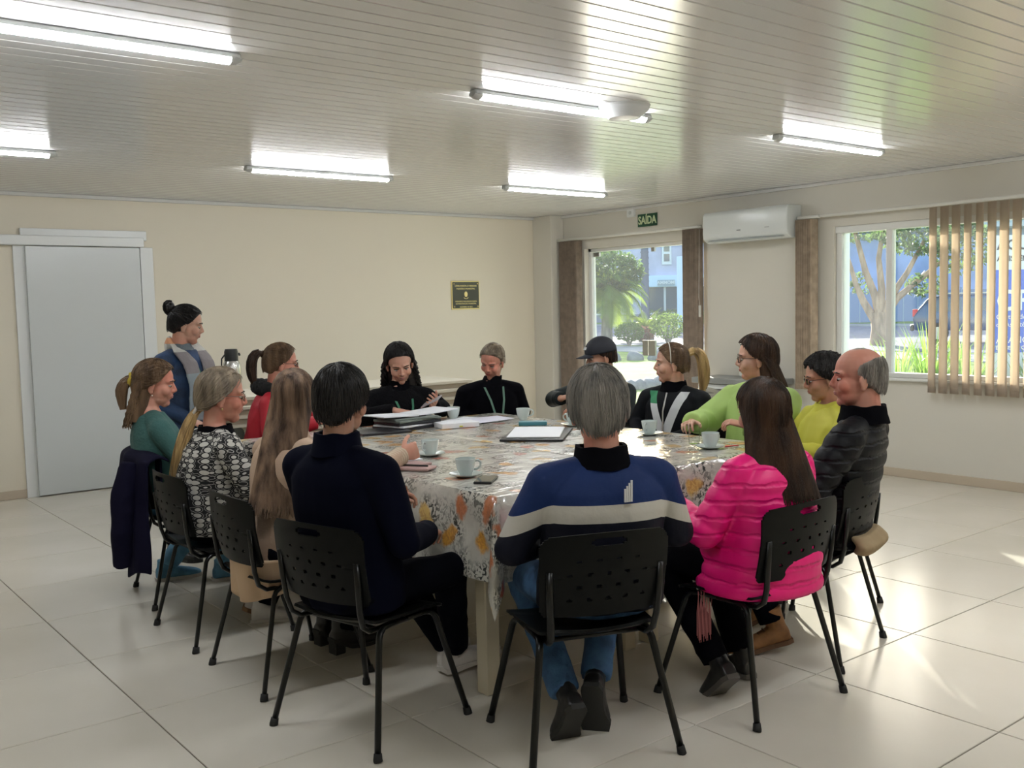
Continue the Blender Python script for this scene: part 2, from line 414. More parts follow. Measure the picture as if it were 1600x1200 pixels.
# ------------------------------------------------------------------ ceiling tubes
M_tube = mat('lamp_tube', (1, 1, 1), .4, emit=((.95, .97, 1), TUBE))
M_lamp = mat('lamp_body', (.55, .57, .56), .35)
def tube_light(x, y, label):
    root = thing('ceiling_light', label, 'light', (x, y, H))
    g = G(); g.box((0, 0, -.014), (1.24, .055, .026), b=.006); part('lamp_body', g, M_lamp, root)
    g = G(); g.tube([(-.575, 0, -.030), (.575, 0, -.030)], [(.016, .027)]*2, 12, up=(0, 0, 1)); part('lamp_tube', g, M_tube, root)
    for s in (-1, 1):
        g = G(); g.tube([(s*.577, 0, -.027), (s*.60, 0, -.027), (s*.622, 0, -.022)], [(.021, .031), (.021, .031), (.014, .026)], 12, up=(0, 0, 1)); part('end_cap', g, M_lamp, root)
LX1, LX2 = 3.965, 6.88
for x, y, lb in ((1.13, LX1, 'nearest lit tube light at the upper left of the ceiling'), (3.57, LX1, 'lit tube light overlapping the round ceiling fixture'),
                 (5.98, LX1, 'lit tube light nearest the wide window with the beige blind'), (1.14, LX2, 'far lit tube light above the white sliding door'),
                 (3.67, LX2, 'far lit tube light in the middle of the ceiling row by the back wall'), (6.05, LX2, 'far lit tube light nearest the glass door'),
                 ):
    tube_light(x, y, lb)
for x in (1.13, 3.57, 5.98): tube_light(x, 1.05, 'lit tube light on the ceiling above the camera, at the '+('left' if x < 2 else 'middle' if x < 5 else 'window side'))
t_ = thing('ceiling_fixture', 'round white dome fixture on the ceiling beside a tube light', 'light', (3.89, 3.86, H))
g = G(); g.lathe([(.0, -.012), (.135, -.012), (.142, 0), (.0, 0)], n=32); part('mounting_plate', g, M_lamp, t_)
g = G(); g.lathe([(.0, -.075), (.05, -.073), (.085, -.066), (.092, -.058), (.132, -.022), (.135, -.012), (0, -.012)], n=32); part('dome', g, mat('opal', (.62, .64, .64), .35), t_)
t_ = thing('smoke_detector', 'small square white emergency unit on the wall left of the exit sign', 'detector', (XW, 7.745, 2.545))
g = G(); g.box((-.018, 0, 0), (.036, .11, .09), b=.006); part('housing', g, M_white, t_)
g = G(); g.ell((-.038, 0, .0), (.008, .022, .022), seg=12, rings=6); part('lens', g, M_lamp, t_)
# exit sign
t_ = thing('exit_sign', 'small green exit sign lettered SAÍDA above the glass door', 'sign', (XW-.012, 7.507, 2.45))
g = G(); g.box((0, 0, 0), (.008, .285, .135), b=.001); part('board', g, mat('sign_green', (.012, .075, .035), .5), t_)
me = text_mesh('SAÍDA', .118, bold=True); me.transform(Matrix.Translation((-.0055, 0, -.004)) @ Matrix.Rotation(-math.pi/2, 4, 'Z') @ Matrix.Rotation(math.pi/2, 4, 'X') @ Matrix.Diagonal((.80, 1, 1, 1)))
link('lettering', me, mat('sign_letters', (.62, .72, .45), .5), t_)
# air conditioner
t_ = thing('air_conditioner', 'white split air conditioner on the wall between the glass door and the wide window', 'air conditioner', (XW, 6.06, 2.13))
prof = [(0, .30), (-.20, .30), (-.225, .27), (-.23, .08), (-.215, .03), (-.15, -.005), (0, 0)]
g = G(); V = [(x, y, z) for y in (-.50, .50) for x, z in prof]; n = len(prof)
g.add(V, [(i, (i+1) % n, n+(i+1) % n, n+i) for i in range(n)]+[tuple(range(n))[::-1], tuple(range(n, 2*n))])
me = modmesh(g.mesh('b', False), [('BEVEL', dict(width=.014, segments=3, limit_method='ANGLE'))]); me.polygons.foreach_set('use_smooth', [True]*len(me.polygons)); autosmooth(me)
M_ac = mat('ac_plastic', (.66, .69, .68), .28); link('housing', me, M_ac, t_)
g = G(); g.box((-.185, 0, .018), (.085, .88, .010), rot=rotmat(0, R_(-22), 0)); part('air_flap', g, mat('ac_flap', (.5, .52, .5), .4), t_)
g = G(); g.box((-.2315, -.28, .105), (.002, .05, .006)); part('display_mark', g, mat('grey_mark', (.25, .26, .26), .5), t_)
g = G(); g.box((-.2315, .05, .10), (.002, .045, .012)); part('logo_mark', g, mat('grey_mark', (.25, .26, .26), .5), t_)
# plaque
t_ = thing('wall_plaque', 'black commemorative plaque with gold frame and gold lettering on the back wall', 'plaque', (6.687, YW, 1.6935))
M_gold = mat('gold', (.75, .6, .28), .3, metal=.8)
g = G(); g.box((0, -.006, 0), (.395, .012, .325), b=.003); part('frame', g, M_gold, t_)
g = G(); g.box((0, -.013, 0), (.368, .006, .300)); part('plate', g, mat('plaque_black', (.022, .024, .02), .12, spec=.7), t_)
for sx in (-1, 1):
    for sz in (-1, 1): g = G(); g.ell((sx*.165, -.018, sz*.13), (.009, .006, .009), seg=10, rings=6); part('screw_cap', g, M_gold, t_)
for zz, sz_, tx in ((.105, .026, 'CÂMARA MUNICIPAL DE VEREADORES'), (.072, .026, 'PLENÁRIO MUNICIPAL'), (-.072, .022, 'HOMENAGEM DO PODER LEGISLATIVO MUNICIPAL'), (-.098, .022, 'ADMINISTRAÇÃO MUNICIPAL'), (-.135, .02, 'DEZEMBRO DE 2012')):
    me = text_mesh(tx, sz_, .0004); wd = max(v.co.x for v in me.vertices)*2; k = min(1, (.31 if zz > -.1 or zz < -.12 else .28)/wd) if wd else 1
    me.transform(Matrix.Translation((0, -.0168, zz)) @ Matrix.Rotation(math.pi/2, 4, 'X') @ Matrix.Diagonal((k, 1, 1, 1))); link('lettering', me, M_gold, t_)
g = G(); g.ell((0, -.017, .01), (.024, .003, .032), seg=14, rings=8); g.box((-.018, -.017, -.035), (.03, .003, .006), rot=rotmat(0, .5, 0)); g.box((.018, -.017, -.035), (.03, .003, .006), rot=rotmat(0, -.5, 0)); part('crest', g, M_gold, t_)
# low cabinet with worktop, dispenser and socket on the window wall
t_ = thing('cabinet', 'small white cabinet with a grey top against the wall behind the woman in light green', 'cabinet', (XW-.20, 6.10, 0))
g = G(); g.box((0, 0, .375), (.36, .80, .75), b=.004); part('body', g, M_white, t_)
g = G(); g.box((-.01, 0, .785), (.40, .92, .055), b=.006); part('worktop', g, mat('grey_top', (.27, .28, .27), .45), t_)
for s in (-1, 1):
    g = G(); g.box((-.187, s*.195, .32), (.014, .375, .58), b=.003); d_ = part('door', g, M_white, t_)
    g = G(); g.box((-.2, s*.05, .5), (.012, .012, .12), b=.003); part('handle', g, M_clip, d_)
    g = G(); g.box((-.187, s*.195, .69), (.014, .36, .08), b=.003); d_ = part('drawer', g, M_white, t_); g = G(); g.box((-.196, s*.195, .69), (.008, .26, .035)); part('slot', g, mat('slot_dark', (.08, .08, .07), .7), d_)
t_ = thing('water_filter', 'white water filter with a tall narrow tube standing on the grey cabinet top', 'water filter', (XW-.14, 6.00, .813))
g = G(); g.box((0, 0, .14), (.22, .21, .28), b=.02); part('body', g, M_ac, t_)
g = G(); g.tube([(0, .03, .28), (0, .03, .34), (0, .03, .42)], [.05, .045, .04], 14); part('tube', g, M_white, t_)
g = G(); g.tube([(-.11, 0, .16), (-.16, 0, .16), (-.16, 0, .12)], .01, 8); part('spout', g, M_clip, t_)
for nm, yy, zz, lb in (('wall_socket', 6.60, .60, 'square white wall socket with a black plug left of the cabinet'), ('wall_socket', 5.545, .43, 'small round cream wall socket low on the wall beneath the tan blind')):
    t_ = thing(nm, lb, 'socket', (XW, yy, zz))
    g = G()
    if yy > 6: g.box((-.006, 0, 0), (.012, .12, .12), b=.003)
    else: g.tube([(-.001, 0, 0), (-.014, 0, 0)], .036, 16)
    part('plate', g, M_white, t_)
    g = G(); g.box((-.02, 0, -.01), (.03, .03, .03), b=.004) if yy > 6 else g.tube([(-.013, 0, 0), (-.018, 0, 0)], .02, 12); part('plug' if yy > 6 else 'socket_face', g, M_black if yy > 6 else M_base, t_)
t_ = thing('steel_pot', 'stainless steel pot on a low steel stand behind the woman with the ponytail', 'pot', (7.24, 6.16, 0))
M_steel = mat('brushed_steel', (.55, .55, .53), .25, metal=1)
g = G(); g.lathe([(.0, .42), (.14, .42), (.15, .44), (.15, .68), (.16, .70), (.15, .71), (.06, .74), (0, .75)], n=28); part('body', g, M_steel, t_)
g = G(); g.lathe([(.0, .40), (.19, .40), (.19, .42), (0, .42)], n=24); part('tray', g, M_steel, t_)
g = G(); g.ell((0, 0, .765), (.02, .02, .02)); part('lid_knob', g, M_black, t_)
for k in range(4):
    a = k*math.pi/2+.78; g = G(); g.tube([(.15*math.cos(a), .15*math.sin(a), .40), (.18*math.cos(a), .18*math.sin(a), 0)], .01, 8); part('leg', g, M_steel, t_)

# ================================================================== OUTSIDE
def gz(x): return -.12+.008*(x-8)
M_lawn = mat('lawn', (.20, .29, .07), .9, spec=.05, var=.3, vscale=1.2, bump=.6, bscale=6)
M_asph = mat('asphalt', (.17, .18, .23), .85, spec=.1, var=.12, vscale=2)
M_side = mat('pavement_light', (.36, .35, .33), .9, spec=.05, var=.1, vscale=1.5)
g = G()
g.add([(XW+WT, -40, gz(8)), (130, -60, gz(130)), (130, 150, gz(130)), (XW+WT, 150, gz(8))], [(0, 1, 2, 3)])
ground = struct('ground', g, M_lawn)
def strip(name, p, q, wd, m, dz=.01):
    p = np.array(p, float); q = np.array(q, float); d = (q-p)/np.linalg.norm(q-p); n = np.array([-d[1], d[0]])*wd/2
    g = G(); V = [(*(a+b), gz((a+b)[0])+dz) for a, b in ((p, -n), (q, -n), (q, n), (p, n))]; V = V+[(x, y, z-.08) for x, y, z in V]
    g.add(V, [(0, 1, 2, 3), (4, 7, 6, 5), (0, 4, 5, 1), (1, 5, 6, 2), (2, 6, 7, 3), (3, 7, 4, 0)]); return struct(name, g, m)
strip('street', (36, -20), (36, 110), 19, M_asph, .012)
strip('pavement', (24.5, -20), (24.5, 110), 2.6, M_side, .02)
strip('pavement_far', (47.3, -20), (47.3, 110), 3.0, M_side, .02)
strip('glare_paving', (9.3, 4), (9.3, 14), 2.4, mat('glare_paving_gloss', (.62, .60, .56), .33, spec=.8), .03)  # added glossy strip, hidden from view; throws sun glare up to the ceiling
strip('garden_path', (11.5, 14.6), (20, 13.2), 1.5, M_side, .018)
strip('entrance_path', (8.1, 2.2), (24, 6), 1.6, M_side, .018)
# eave outside the windows
g = G(); g.box((XW+.55, 4.5, 2.74), (.85, 13, .12)); struct('eave', g, M_wallr)
g = G(); g.box((9.75, 6.36, 1.35), (.16, .16, 2.9), b=.01); tag(part('porch_post', g, M_white), 'white square porch post just outside the left edge of the wide window', 'post')
# stone border
root = thing('stone_border', 'row of grey border stones along the lawn seen through the glass door', 'stones', (13.3, 12.9, gz(13.3)))
g0 = [G() for _ in range(3)]
for q, gg in enumerate(g0):
    gg.ell((0, 0, .08), (.22, .17, .17), seg=9, rings=6); V = gg.v[0]; gg.v[0] = V*(1+.18*np.sin(V[:, :1]*17+q)*np.cos(V[:, 1:2]*23))
SM = [gg.mesh('stone') for gg in g0]
M_stone = mat('stone', (.22, .22, .22), .9, var=.25, vscale=4)
for mm in SM: mm.materials.append(M_stone)
for k in range(26):
    a = k/25; x = 11.9+4.2*a; y = 14.1-2.9*a+.5*math.sin(a*3)
    o = link('stone', SM[k % 3], None, root, loc=(x-13.3, y-12.9, gz(x)-gz(13.3)-.05), rz=k*1.7); s_ = .85+.3*random.random(); o.scale = (s_, s_, s_)
for k in range(9):
    a = k/8; x = 19.4+3.0*a; y = 20.6-3.6*a
    o = link('stone', SM[(k+1) % 3], None, root, loc=(x-13.3, y-12.9, gz(x)-gz(13.3)-.05), rz=k*1.1); o.scale = (1.2, 1.2, 1.2)
# foliage helpers
M_leafp = leaf_mat('palm_leaf', (.10, .18, .04), (.34, .46, .07))
M_leafb = leaf_mat('bush_leaf', (.07, .13, .03), (.20, .30, .07))
M_leaft = leaf_mat('tree_leaf', (.06, .11, .05), (.16, .26, .09))
M_bark = mat('bark', (.44, .29, .19), .9, var=.3, vscale=5, bump=.6, bscale=12, stretch=(1, 1, .3))
M_barkg = mat('bark_grey', (.24, .21, .18), .9, var=.3, vscale=6, bump=.6, bscale=14, stretch=(1, 1, .3))
def leafcloud(c, r, n, ls, m, name, parent, seed=1, flat=.0):
    rg = np.random.default_rng(seed); g = G()
    d = rg.normal(size=(n, 3)); d /= np.linalg.norm(d, axis=1)[:, None]; rad = rg.uniform(.45, 1, n)**.5
    P = d*rad[:, None]*np.array(r)+np.array(c)
    A = rg.normal(size=(n, 3)); A /= np.linalg.norm(A, axis=1)[:, None]; B = np.cross(A, rg.normal(size=(n, 3))); B /= np.linalg.norm(B, axis=1)[:, None]
    s = rg.uniform(.6, 1.3, n)[:, None]*ls
    V = np.stack([P-A*s, P+B*s*.4, P+A*s, P-B*s*.4], 1).reshape(-1, 3)
    g.add(V, [(4*i, 4*i+1, 4*i+2, 4*i+3) for i in range(n)]); return part(name, g, m, parent, smooth=False)
def frond(g, base, az, L, droop, up, n=9, wl=.5, wd=.055):
    """pinnate frond; leaflets as thin quads"""
    P = []; p = np.array(base, float); el = up
    for k in range(n+1):
        P.append(p.copy()); p = p+np.array([math.cos(az)*math.cos(el), math.sin(az)*math.cos(el), math.sin(el)])*L/n; el -= droop/n
    g.tube(P, [.02*(1-.8*k/n) for k in range(n+1)], 4, mi=0)
    P = np.array(P); side = np.array([-math.sin(az), math.cos(az), 0])
    for k in range(1, n+1):
        for h in (0, .33, .66):
            q = P[k-1]*(1-h)+P[k]*h; dr = (P[k]-P[k-1]); dr /= np.linalg.norm(dr); l = wl*math.sin(math.pi*min(1, (k+h)/(n+1)*.9+.12))
            for s in (-1, 1):
                tip = q+(side*s*.75+dr*.65+np.array([0, 0, -.35]))*l
                g.add([q-dr*wd*.5, q+dr*wd*.5, tip], [(0, 1, 2)], 0)
# feathery palm
px, py = 28.1, 29.05; t_ = thing('palm_tree', 'bushy palm tree with a thick trunk seen through the glass door', 'tree', (px, py, gz(px)))
g = G(); g.tube([(0, 0, -.1), (.03, .02, .8), (0, -.05, 1.5), (.05, 0, 2.2)], [.26, .22, .20, .28], 12); part('trunk', g, M_barkg, t_)
rg = np.random.default_rng(3)
for k in range(44):
    g = G(); az = k*2.4; u_p = 1.3-1.7*(k/44); frond(g, (.05, 0, 2.15), az, 2.0+.3*rg.random(), 1.5+.6*rg.random(), u_p, wl=.62, wd=.09); part('frond', g, M_leafp, t_, smooth=False)
leafcloud((.1, 0, 2.85), (1.5, 1.5, .9), 2800, .12, M_leaft, 'crown_fill', t_, 4)
# cycad
t_ = thing('cycad', 'low cycad with arching bright green fronds between the round bushes', 'plant', (29.25, 27.95, gz(29)))
g = G(); g.lathe([(.3, -.1), (.34, .2), (.22, .5), (0, .55)], n=12); part('trunk', g, M_barkg, t_)
for k in range(34):
    g = G(); frond(g, (0, 0, .5), k*2.4, 1.35, 1.0+.5*(k % 3), 1.15-.9*(k/34), n=7, wl=.24, wd=.05); part('frond', g, M_leafp, t_, smooth=False)
def bush(x, y, r, h, label, seed, m=M_leafb):
    t_ = thing('bush', label, 'bush', (x, y, gz(x)))
    g = G()
    for k in range(5): a = k*1.26; g.tube([(0, 0, 0), (.25*r*math.cos(a), .25*r*math.sin(a), h*.35), (.5*r*math.cos(a), .5*r*math.sin(a), h*.7)], [.04, .03, .015], 6)
    part('stems', g, M_barkg, t_)
    leafcloud((0, 0, h*.62), (r, r, h*.42), int(900*r*r+500), .07, m, 'foliage', t_, seed)
bush(25.8, 25.5, .55, .85, 'small round clipped bush left of the cycad', 11)
bush(26.95, 24.65, .72, 1.15, 'larger round bush right of the cycad', 12)
bush(27.3, 26.2, .42, .65, 'reddish low bush in front of the cycad', 13, leaf_mat('red_leaf', (.16, .09, .06), (.35, .18, .12)))
t_ = thing('hedge', 'green hedge across the street in front of the pale blue shop', 'hedge', (48, 41.5, gz(48)))
for k in range(6): leafcloud((.55*k-2, -1.3*k+2, .45), (1.0, 1.0, .55), 600, .11, M_leafb, 'foliage', t_, 20+k)
# building across the street
ub = np.array([.7785, -.6276, 0]); nb = np.array([.6276, .7785, 0])           # along facade, away from viewer
Bo = np.array([55.2, 52.4, 0])
def BL(s, d, z): p = Bo+ub*s+nb*d; return (p[0], p[1], z)
bz = gz(55); RB = np.array([[ub[0], nb[0], 0], [ub[1], nb[1], 0], [0, 0, 1]])
t_ = thing('building', 'lilac two storey building with white framed windows above a pale blue shop front', 'building', tuple(BL(0, 0, 0)))
inv = np.eye(4); inv[:3, 3] = -np.array(BL(0, 0, 0))
def bb(name, s, d, z, sx, sy, sz, m, par=None, bev=0):
    g = G(); g.X = inv; g.box(BL(s, d, z), (sx, sy, sz), rot=RB, b=bev); return part(name, g, m, par or t_, smooth=False)
M_lil = mat('lilac_render', (.50, .49, .60), .8, var=.12, vscale=.6); M_pale = mat('pale_blue', (.60, .74, .86), .6)
M_dkgl = mat('dark_glass', (.05, .08, .10), .08, spec=.8)
bb('wall', 2, 6.5, bz+4.4, 34, 12, 8.8, M_lil); bb('cornice', 2, .3, bz+3.35, 34, .5, .22, M_pale)
bb('shop_fascia', 1.8, .2, bz+2.98, 4.2, .4, .75, M_pale)
bb('shop_fascia', -8, .25, bz+2.98, 13, .3, .75, M_lil)
for s in (-14, -10.5, -7, -3.5, 1.42, 3.0, 6.5, 10):
    f = bb('window', s, .42, bz+5.15, .72, .12, 1.75, M_white)
    for dz in (-.35, .4): g = G(); g.X = inv; g.box(BL(s, .34, bz+5.15+dz), (.42, .06, .55), rot=RB); part('pane', g, M_dkgl, f, smooth=False)
for s, sx in ((.55, 1.2), (2.0, 1.35), (4.6, 2.2), (-4, 3), (-9, 3)):
    f = bb('shop_window', s, .42, bz+1.6, sx+.16, .14, 2.1, M_white); g = G(); g.X = inv; g.box(BL(s, .33, bz+1.62), (sx, .06, 1.9), rot=RB); part('pane', g, M_dkgl, f, smooth=False)
bb('plinth', 2, .36, bz+.25, 34, .3, .6, mat('plinth_grey', (.25, .25, .32), .8))
bb('sign_board', 1.3, -.05, bz+2.9, 1.3, .08, .42, mat('sign_grey', (.35, .42, .46), .6))
me = text_mesh('AMMOMI', .34, .01, True); me.transform(Matrix(np.vstack([np.hstack([RB @ np.array([[1, 0, 0], [0, 0, -1], [0, 1, 0]]), (np.array(BL(1.3, -.11, bz+2.9))-np.array(BL(0, 0, 0))).reshape(3, 1)]), [0, 0, 0, 1]])))
link('lettering', me, M_white, t_)
g = G(); g.box((0, 0, 1.9), (.42, .42, 3.8), b=.02); o = part('column', g, M_pale); o.location = (38.1, 33.85, gz(38)); tag(o, 'tall pale blue column standing at the street in front of the shop', 'column')
g = G(); g.tube([(0, 0, -.1), (0, 0, 4), (0, 0, 8.5)], [.26, .24, .2], 12)
for z in np.arange(1, 6, .35): g.tube([(0, 0, z), (0, 0, z+.06)], .268, 12)
o = part('utility_pole', g, mat('pole_concrete', (.15, .16, .20), .9)); o.location = (44.0, 42.1, gz(44)); tag(o, 'dark utility pole beside the lilac building', 'pole')
# blue wall building seen through the wide window
t_ = thing('building', 'long blue building with a fence of pale posts behind the forked tree', 'building', (56, 33, gz(56)))
ub2 = np.array([.78, -.62]); R2 = np.array([[.78, .62, 0], [-.62, .78, 0], [0, 0, 1]])
M_blue = mat('blue_paint', (.32, .42, .72), .7, var=.2, vscale=.5); M_blued = mat('blue_fence', (.20, .27, .45), .7)
g = G(); g.box((0, 0, 2.6), (20, 5, 5.4), rot=R2); part('wall', g, M_blue, t_)
g = G(); g.box((-.5, -.7, 5.4), (21, 7, .35), rot=R2); part('roof', g, mat('roof_pale', (.55, .58, .6), .6), t_)
for k in range(24):
    s = -9.6+k*.83; p = np.array([-1.8, -2.3])+ub2*s-np.array([.62, .78])*1.2
    g = G(); g.box((p[0], p[1], .85), (.78, .06, 1.75), rot=R2, b=.01); pn = part('fence_panel', g, M_blued, t_, smooth=False)
    g = G(); g.box((p[0]+ub2[0]*.41, p[1]+ub2[1]*.41, .9), (.06, .1, 1.9), rot=R2); part('post', g, mat('fence_post', (.3, .38, .5), .6), pn, smooth=False)
# trees
def tree(x, y, label, limbs, crown, seed, m=M_leaft):
    t_ = thing('tree', label, 'tree', (x, y, gz(x)))
    g = G(); g.tube([(0, 0, -.2), (.02, 0, .5), (.05, .02, 1.05)], [.36, .28, .30], 12); part('trunk', g, M_bark, t_)
    for L in limbs:
        g = G(); n = len(L); g.tube(L, [.15*(1-.65*k/(n-1)) for k in range(n)], 9); part('branch', g, M_bark, t_)
    for k, (c, r, n_) in enumerate(crown): leafcloud(c, r, n_, .10, m, 'foliage', t_, seed+k)
# sideways direction in view (image right) at the tree ~ (.52,-.85)
def sv(a, z, d=0): return (a*.52+d*.85, -a*.85+d*.52, z)
tree(29.25, 17.6, 'broad tree with forked tan trunks seen through the wide window',
     [[sv(0, .9), sv(-.15, 1.6), sv(-.45, 2.4), sv(-.7, 3.4), sv(-.9, 4.2)], [sv(-.1, .7), sv(-.5, 1.4), sv(-.75, 2.0), sv(-1.0, 2.9)], [sv(0, .9), sv(.05, 1.8), sv(-.05, 2.8), sv(.1, 3.9)],
      [sv(.1, .9), sv(.35, 1.6), sv(.8, 2.3), sv(1.3, 3.3)], [sv(.1, .9), sv(.5, 1.5), sv(1.2, 2.1), sv(2.0, 2.8)]],
     [(sv(-.3, 3.9), (1.5, 1.5, .6), 900), (sv(1.3, 3.7), (1.5, 1.5, .9), 1900), (sv(2.4, 3.1), (1.0, 1.0, .9), 1100), (sv(1.3, 1.9, .3), (.6, .6, .4), 300), (sv(-.6, 2.0, .3), (.25, .4, .4), 120)], 40)
for k, (x, y, h, r_t, lb) in enumerate(((84, 38, 9, 6.5, 'large dark tree far behind the blue building'), (50, 92, 12, 6, 'large tree rising behind the lilac building'), (100, 60, 13, 8, 'distant tree group right of the lilac building'),
        (70, 14, 8, 5, 'green tree beyond the parked car'), (50, 3, 7, 5, 'green tree beyond the sign panel'), (40, 74, 9, 4.5, 'green tree left of the palm across the street'))):
    t_ = thing('tree', lb, 'tree', (x, y, gz(x))); g = G(); g.tube([(0, 0, 0), (0, 0, h*.6)], [.4, .25], 8); part('trunk', g, M_bark, t_)
    leafcloud((0, 0, h*.62), (r_t, r_t, h*.42), 2600, .45, M_leafb, 'foliage', t_, 60+k)
# strappy grass clumps under the wide window
M_blade = leaf_mat('blade_green', (.12, .24, .05), (.32, .52, .09))
def clump(x, y, n, hh, label, seed, spread=.5):
    rg = np.random.default_rng(seed); g = G()
    for k in range(n):
        a = rg.uniform(0, 6.28); r = rg.uniform(0, .22); L = hh*rg.uniform(.6, 1.1); le = rg.uniform(.1, .55)*spread*2
        b = np.array([r*math.cos(a), r*math.sin(a), 0]); dr = np.array([math.cos(a), math.sin(a), 0]); sd_ = np.array([-math.sin(a), math.cos(a), 0])
        V = []
        for q, wd in ((0, .014), (.35, .016), (.7, .012), (1, .001)):
            c = b+dr*le*L*q*q+np.array([0, 0, L*q*(1-.18*q*le)]); V += [c-sd_*wd, c+sd_*wd]
        g.add(V, [(0, 1, 3, 2), (2, 3, 5, 4), (4, 5, 7, 6)])
    o = part('grass_clump', g, M_blade, smooth=False); o.location = (x, y, gz(x)-.02); return tag(o, label, 'plant')
for k, (x, y, n, hh, lb) in enumerate(((13.05, 7.60, 70, 1.15, 'tall strappy grass clump at the left of the wide window view'), (13.45, 7.28, 90, 1.3, 'tallest strappy grass clump, beside the window mullion'),
        (13.8, 6.95, 80, 1.1, 'strappy grass clump just left of the open blind'), (14.6, 7.9, 50, .8, 'small grass clump behind the tall ones'), (14.3, 6.2, 70, 1.0, 'strappy grass clump seen between the open blind slats'),
        (12.4, 7.9, 40, .7, 'low grass clump at the foot of the porch post'))):
    clump(x, y, n, hh, lb, 80+k)
# parked car
t_ = thing('car', 'dark blue car with a red tail light parked beyond the wide window', 'car', (32.05, 15.75, gz(32.6)), R_(-61))
M_car = mat('car_paint', (.02, .06, .16), .2, coat=1); M_tyre = mat('tyre', (.02, .02, .02), .8); M_red = mat('red_lamp', (.7, .03, .05), .25)
prof = [(-1.95, .42), (-2.0, .85), (-1.9, 1.02), (-1.55, 1.45), (-1.1, 1.56), (.35, 1.55), (1.05, 1.08), (1.85, .95), (2.02, .75), (2.0, .38)]
secs = []
g = G(); n = len(prof); V = []
for yy, k_, tz in ((-.86, 1, 0), (-.80, 1, .0), (.80, 1, 0), (.86, 1, 0)):
    for x, z in prof: V.append((x, yy*(1-.16*max(0, z-.95)), z if abs(yy) < .83 else z*.98))
F2 = [(a*n+i, a*n+(i+1) % n, (a+1)*n+(i+1) % n, (a+1)*n+i) for a in range(3) for i in range(n)]+[tuple(range(n))[::-1], tuple(range(3*n, 4*n))]
g.add(V, F2); me = modmesh(g.mesh('c'), [('BEVEL', dict(width=.05, segments=3, limit_method='ANGLE'))]); autosmooth(me, 40); link('body', me, M_car, t_)
for s in (-1, 1):
    for a in (-1.25, 1.25):
        g = G(); g.tube([(a, s*.70, .33), (a, s*.90, .33)], .33, 20, up=(0, 0, 1)); wh = part('wheel', g, M_tyre, t_)
        g = G(); g.tube([(a, s*.89, .33), (a, s*.915, .33)], .20, 16, up=(0, 0, 1)); part('rim', g, M_clip, wh)
    for pts in ([(-1.5, 1.02), (-1.25, 1.42), (-.55, 1.45), (-.55, 1.02)], [(-.45, 1.02), (-.45, 1.45), (.3, 1.44), (.8, 1.05)]):
        g = G(); g.add([(x, s*(.868-.135*max(0, z-.95)), z) for x, z in pts]+[(x, s*(.84-.135*max(0, z-.95)), z) for x, z in pts], [(0, 1, 2, 3), (4, 5, 6, 7), (0, 4, 5, 1), (1, 5, 6, 2), (2, 6, 7, 3), (3, 7, 4, 0)]); part('side_window', g, M_dkgl, t_, smooth=False)
    g = G(); g.box((-1.93, s*.70, .98), (.16, .26, .24), b=.02); part('tail_light', g, M_red, t_)
    g = G(); g.tube([(-1.4, s*.66, 1.60), (.3, s*.66, 1.60)], .02, 6); part('roof_rail', g, M_clip, t_)
g = G(); g.add([(-1.93, -.62, 1.05), (-1.93, .62, 1.05), (-1.62, .58, 1.42), (-1.62, -.58, 1.42)], [(0, 1, 2, 3)]); part('rear_window', g, M_dkgl, t_, smooth=False)
g = G(); g.box((-2.02, 0, .5), (.12, 1.6, .2), b=.03); part('bumper', g, M_black, t_)
t_ = thing('car', 'white car mostly hidden at the left edge of the wide window', 'car', (41.5, 29.0, gz(41)), R_(60))
g = G(); g.add(V, F2); me = modmesh(g.mesh('c'), [('BEVEL', dict(width=.05, segments=3, limit_method='ANGLE'))]); autosmooth(me, 40); link('body', me, M_white, t_)
for s in (-1, 1):
    for a in (-1.25, 1.25): g = G(); g.tube([(a, s*.70, .33), (a, s*.90, .33)], .33, 20, up=(0, 0, 1)); part('wheel', g, M_tyre, t_)
# sign panel outside
sr = np.array([.777, -.63]); srz = math.atan2(sr[1], sr[0])
t_ = thing('sign_panel', 'white and blue lettered sign panel standing outside behind the open blind', 'sign', (14.05, 6.77, gz(14)), srz)
g = G(); g.box((1.15, .02, 1.27), (2.3, .05, 2.40)); part('panel', g, mat('panel_white', (.75, .76, .78), .5), t_)
g = G(); g.box((1.15, -.008, 1.40), (2.3, .006, 1.17)); part('blue_field', g, mat('panel_blue', (.03, .12, .62), .5), t_)
for s in (.05, 2.25): g = G(); g.box((s, .06, 1.2), (.06, .06, 2.5)); part('post', g, M_clip, t_)
M_ltw = mat('letter_white', (.8, .8, .8), .5); M_ltd = mat('letter_dark', (.03, .03, .04), .5)
for tx, z, sz_, m, b_ in (('AQUI TEM', 2.32, .20, M_ltd, 1), ('ASSISTÊNCIA SOCIAL', 2.13, .105, M_ltd, 1), ('CRAS', 1.53, .40, M_ltw, 1), ('Centro de Referência', 1.31, .10, M_ltw, 0), ('de Assistência Social', 1.20, .10, M_ltw, 0),
        ('AVANÇAR QUE', .98, .135, M_ltw, 0), ('É A GENTE QUE FAZ', .87, .07, M_ltw, 1), ('SECRETARIA', .5, .07, M_ltd, 1), ('ASSISTÊNCIA', .42, .07, M_ltd, 1)):
    me = text_mesh(tx, sz_, .001, bool(b_), 'LEFT'); me.transform(Matrix.Translation((.10 if z > .6 else .6, -.014, z+.01)) @ Matrix.Rotation(math.pi/2, 4, 'X')); link('lettering', me, m, t_)

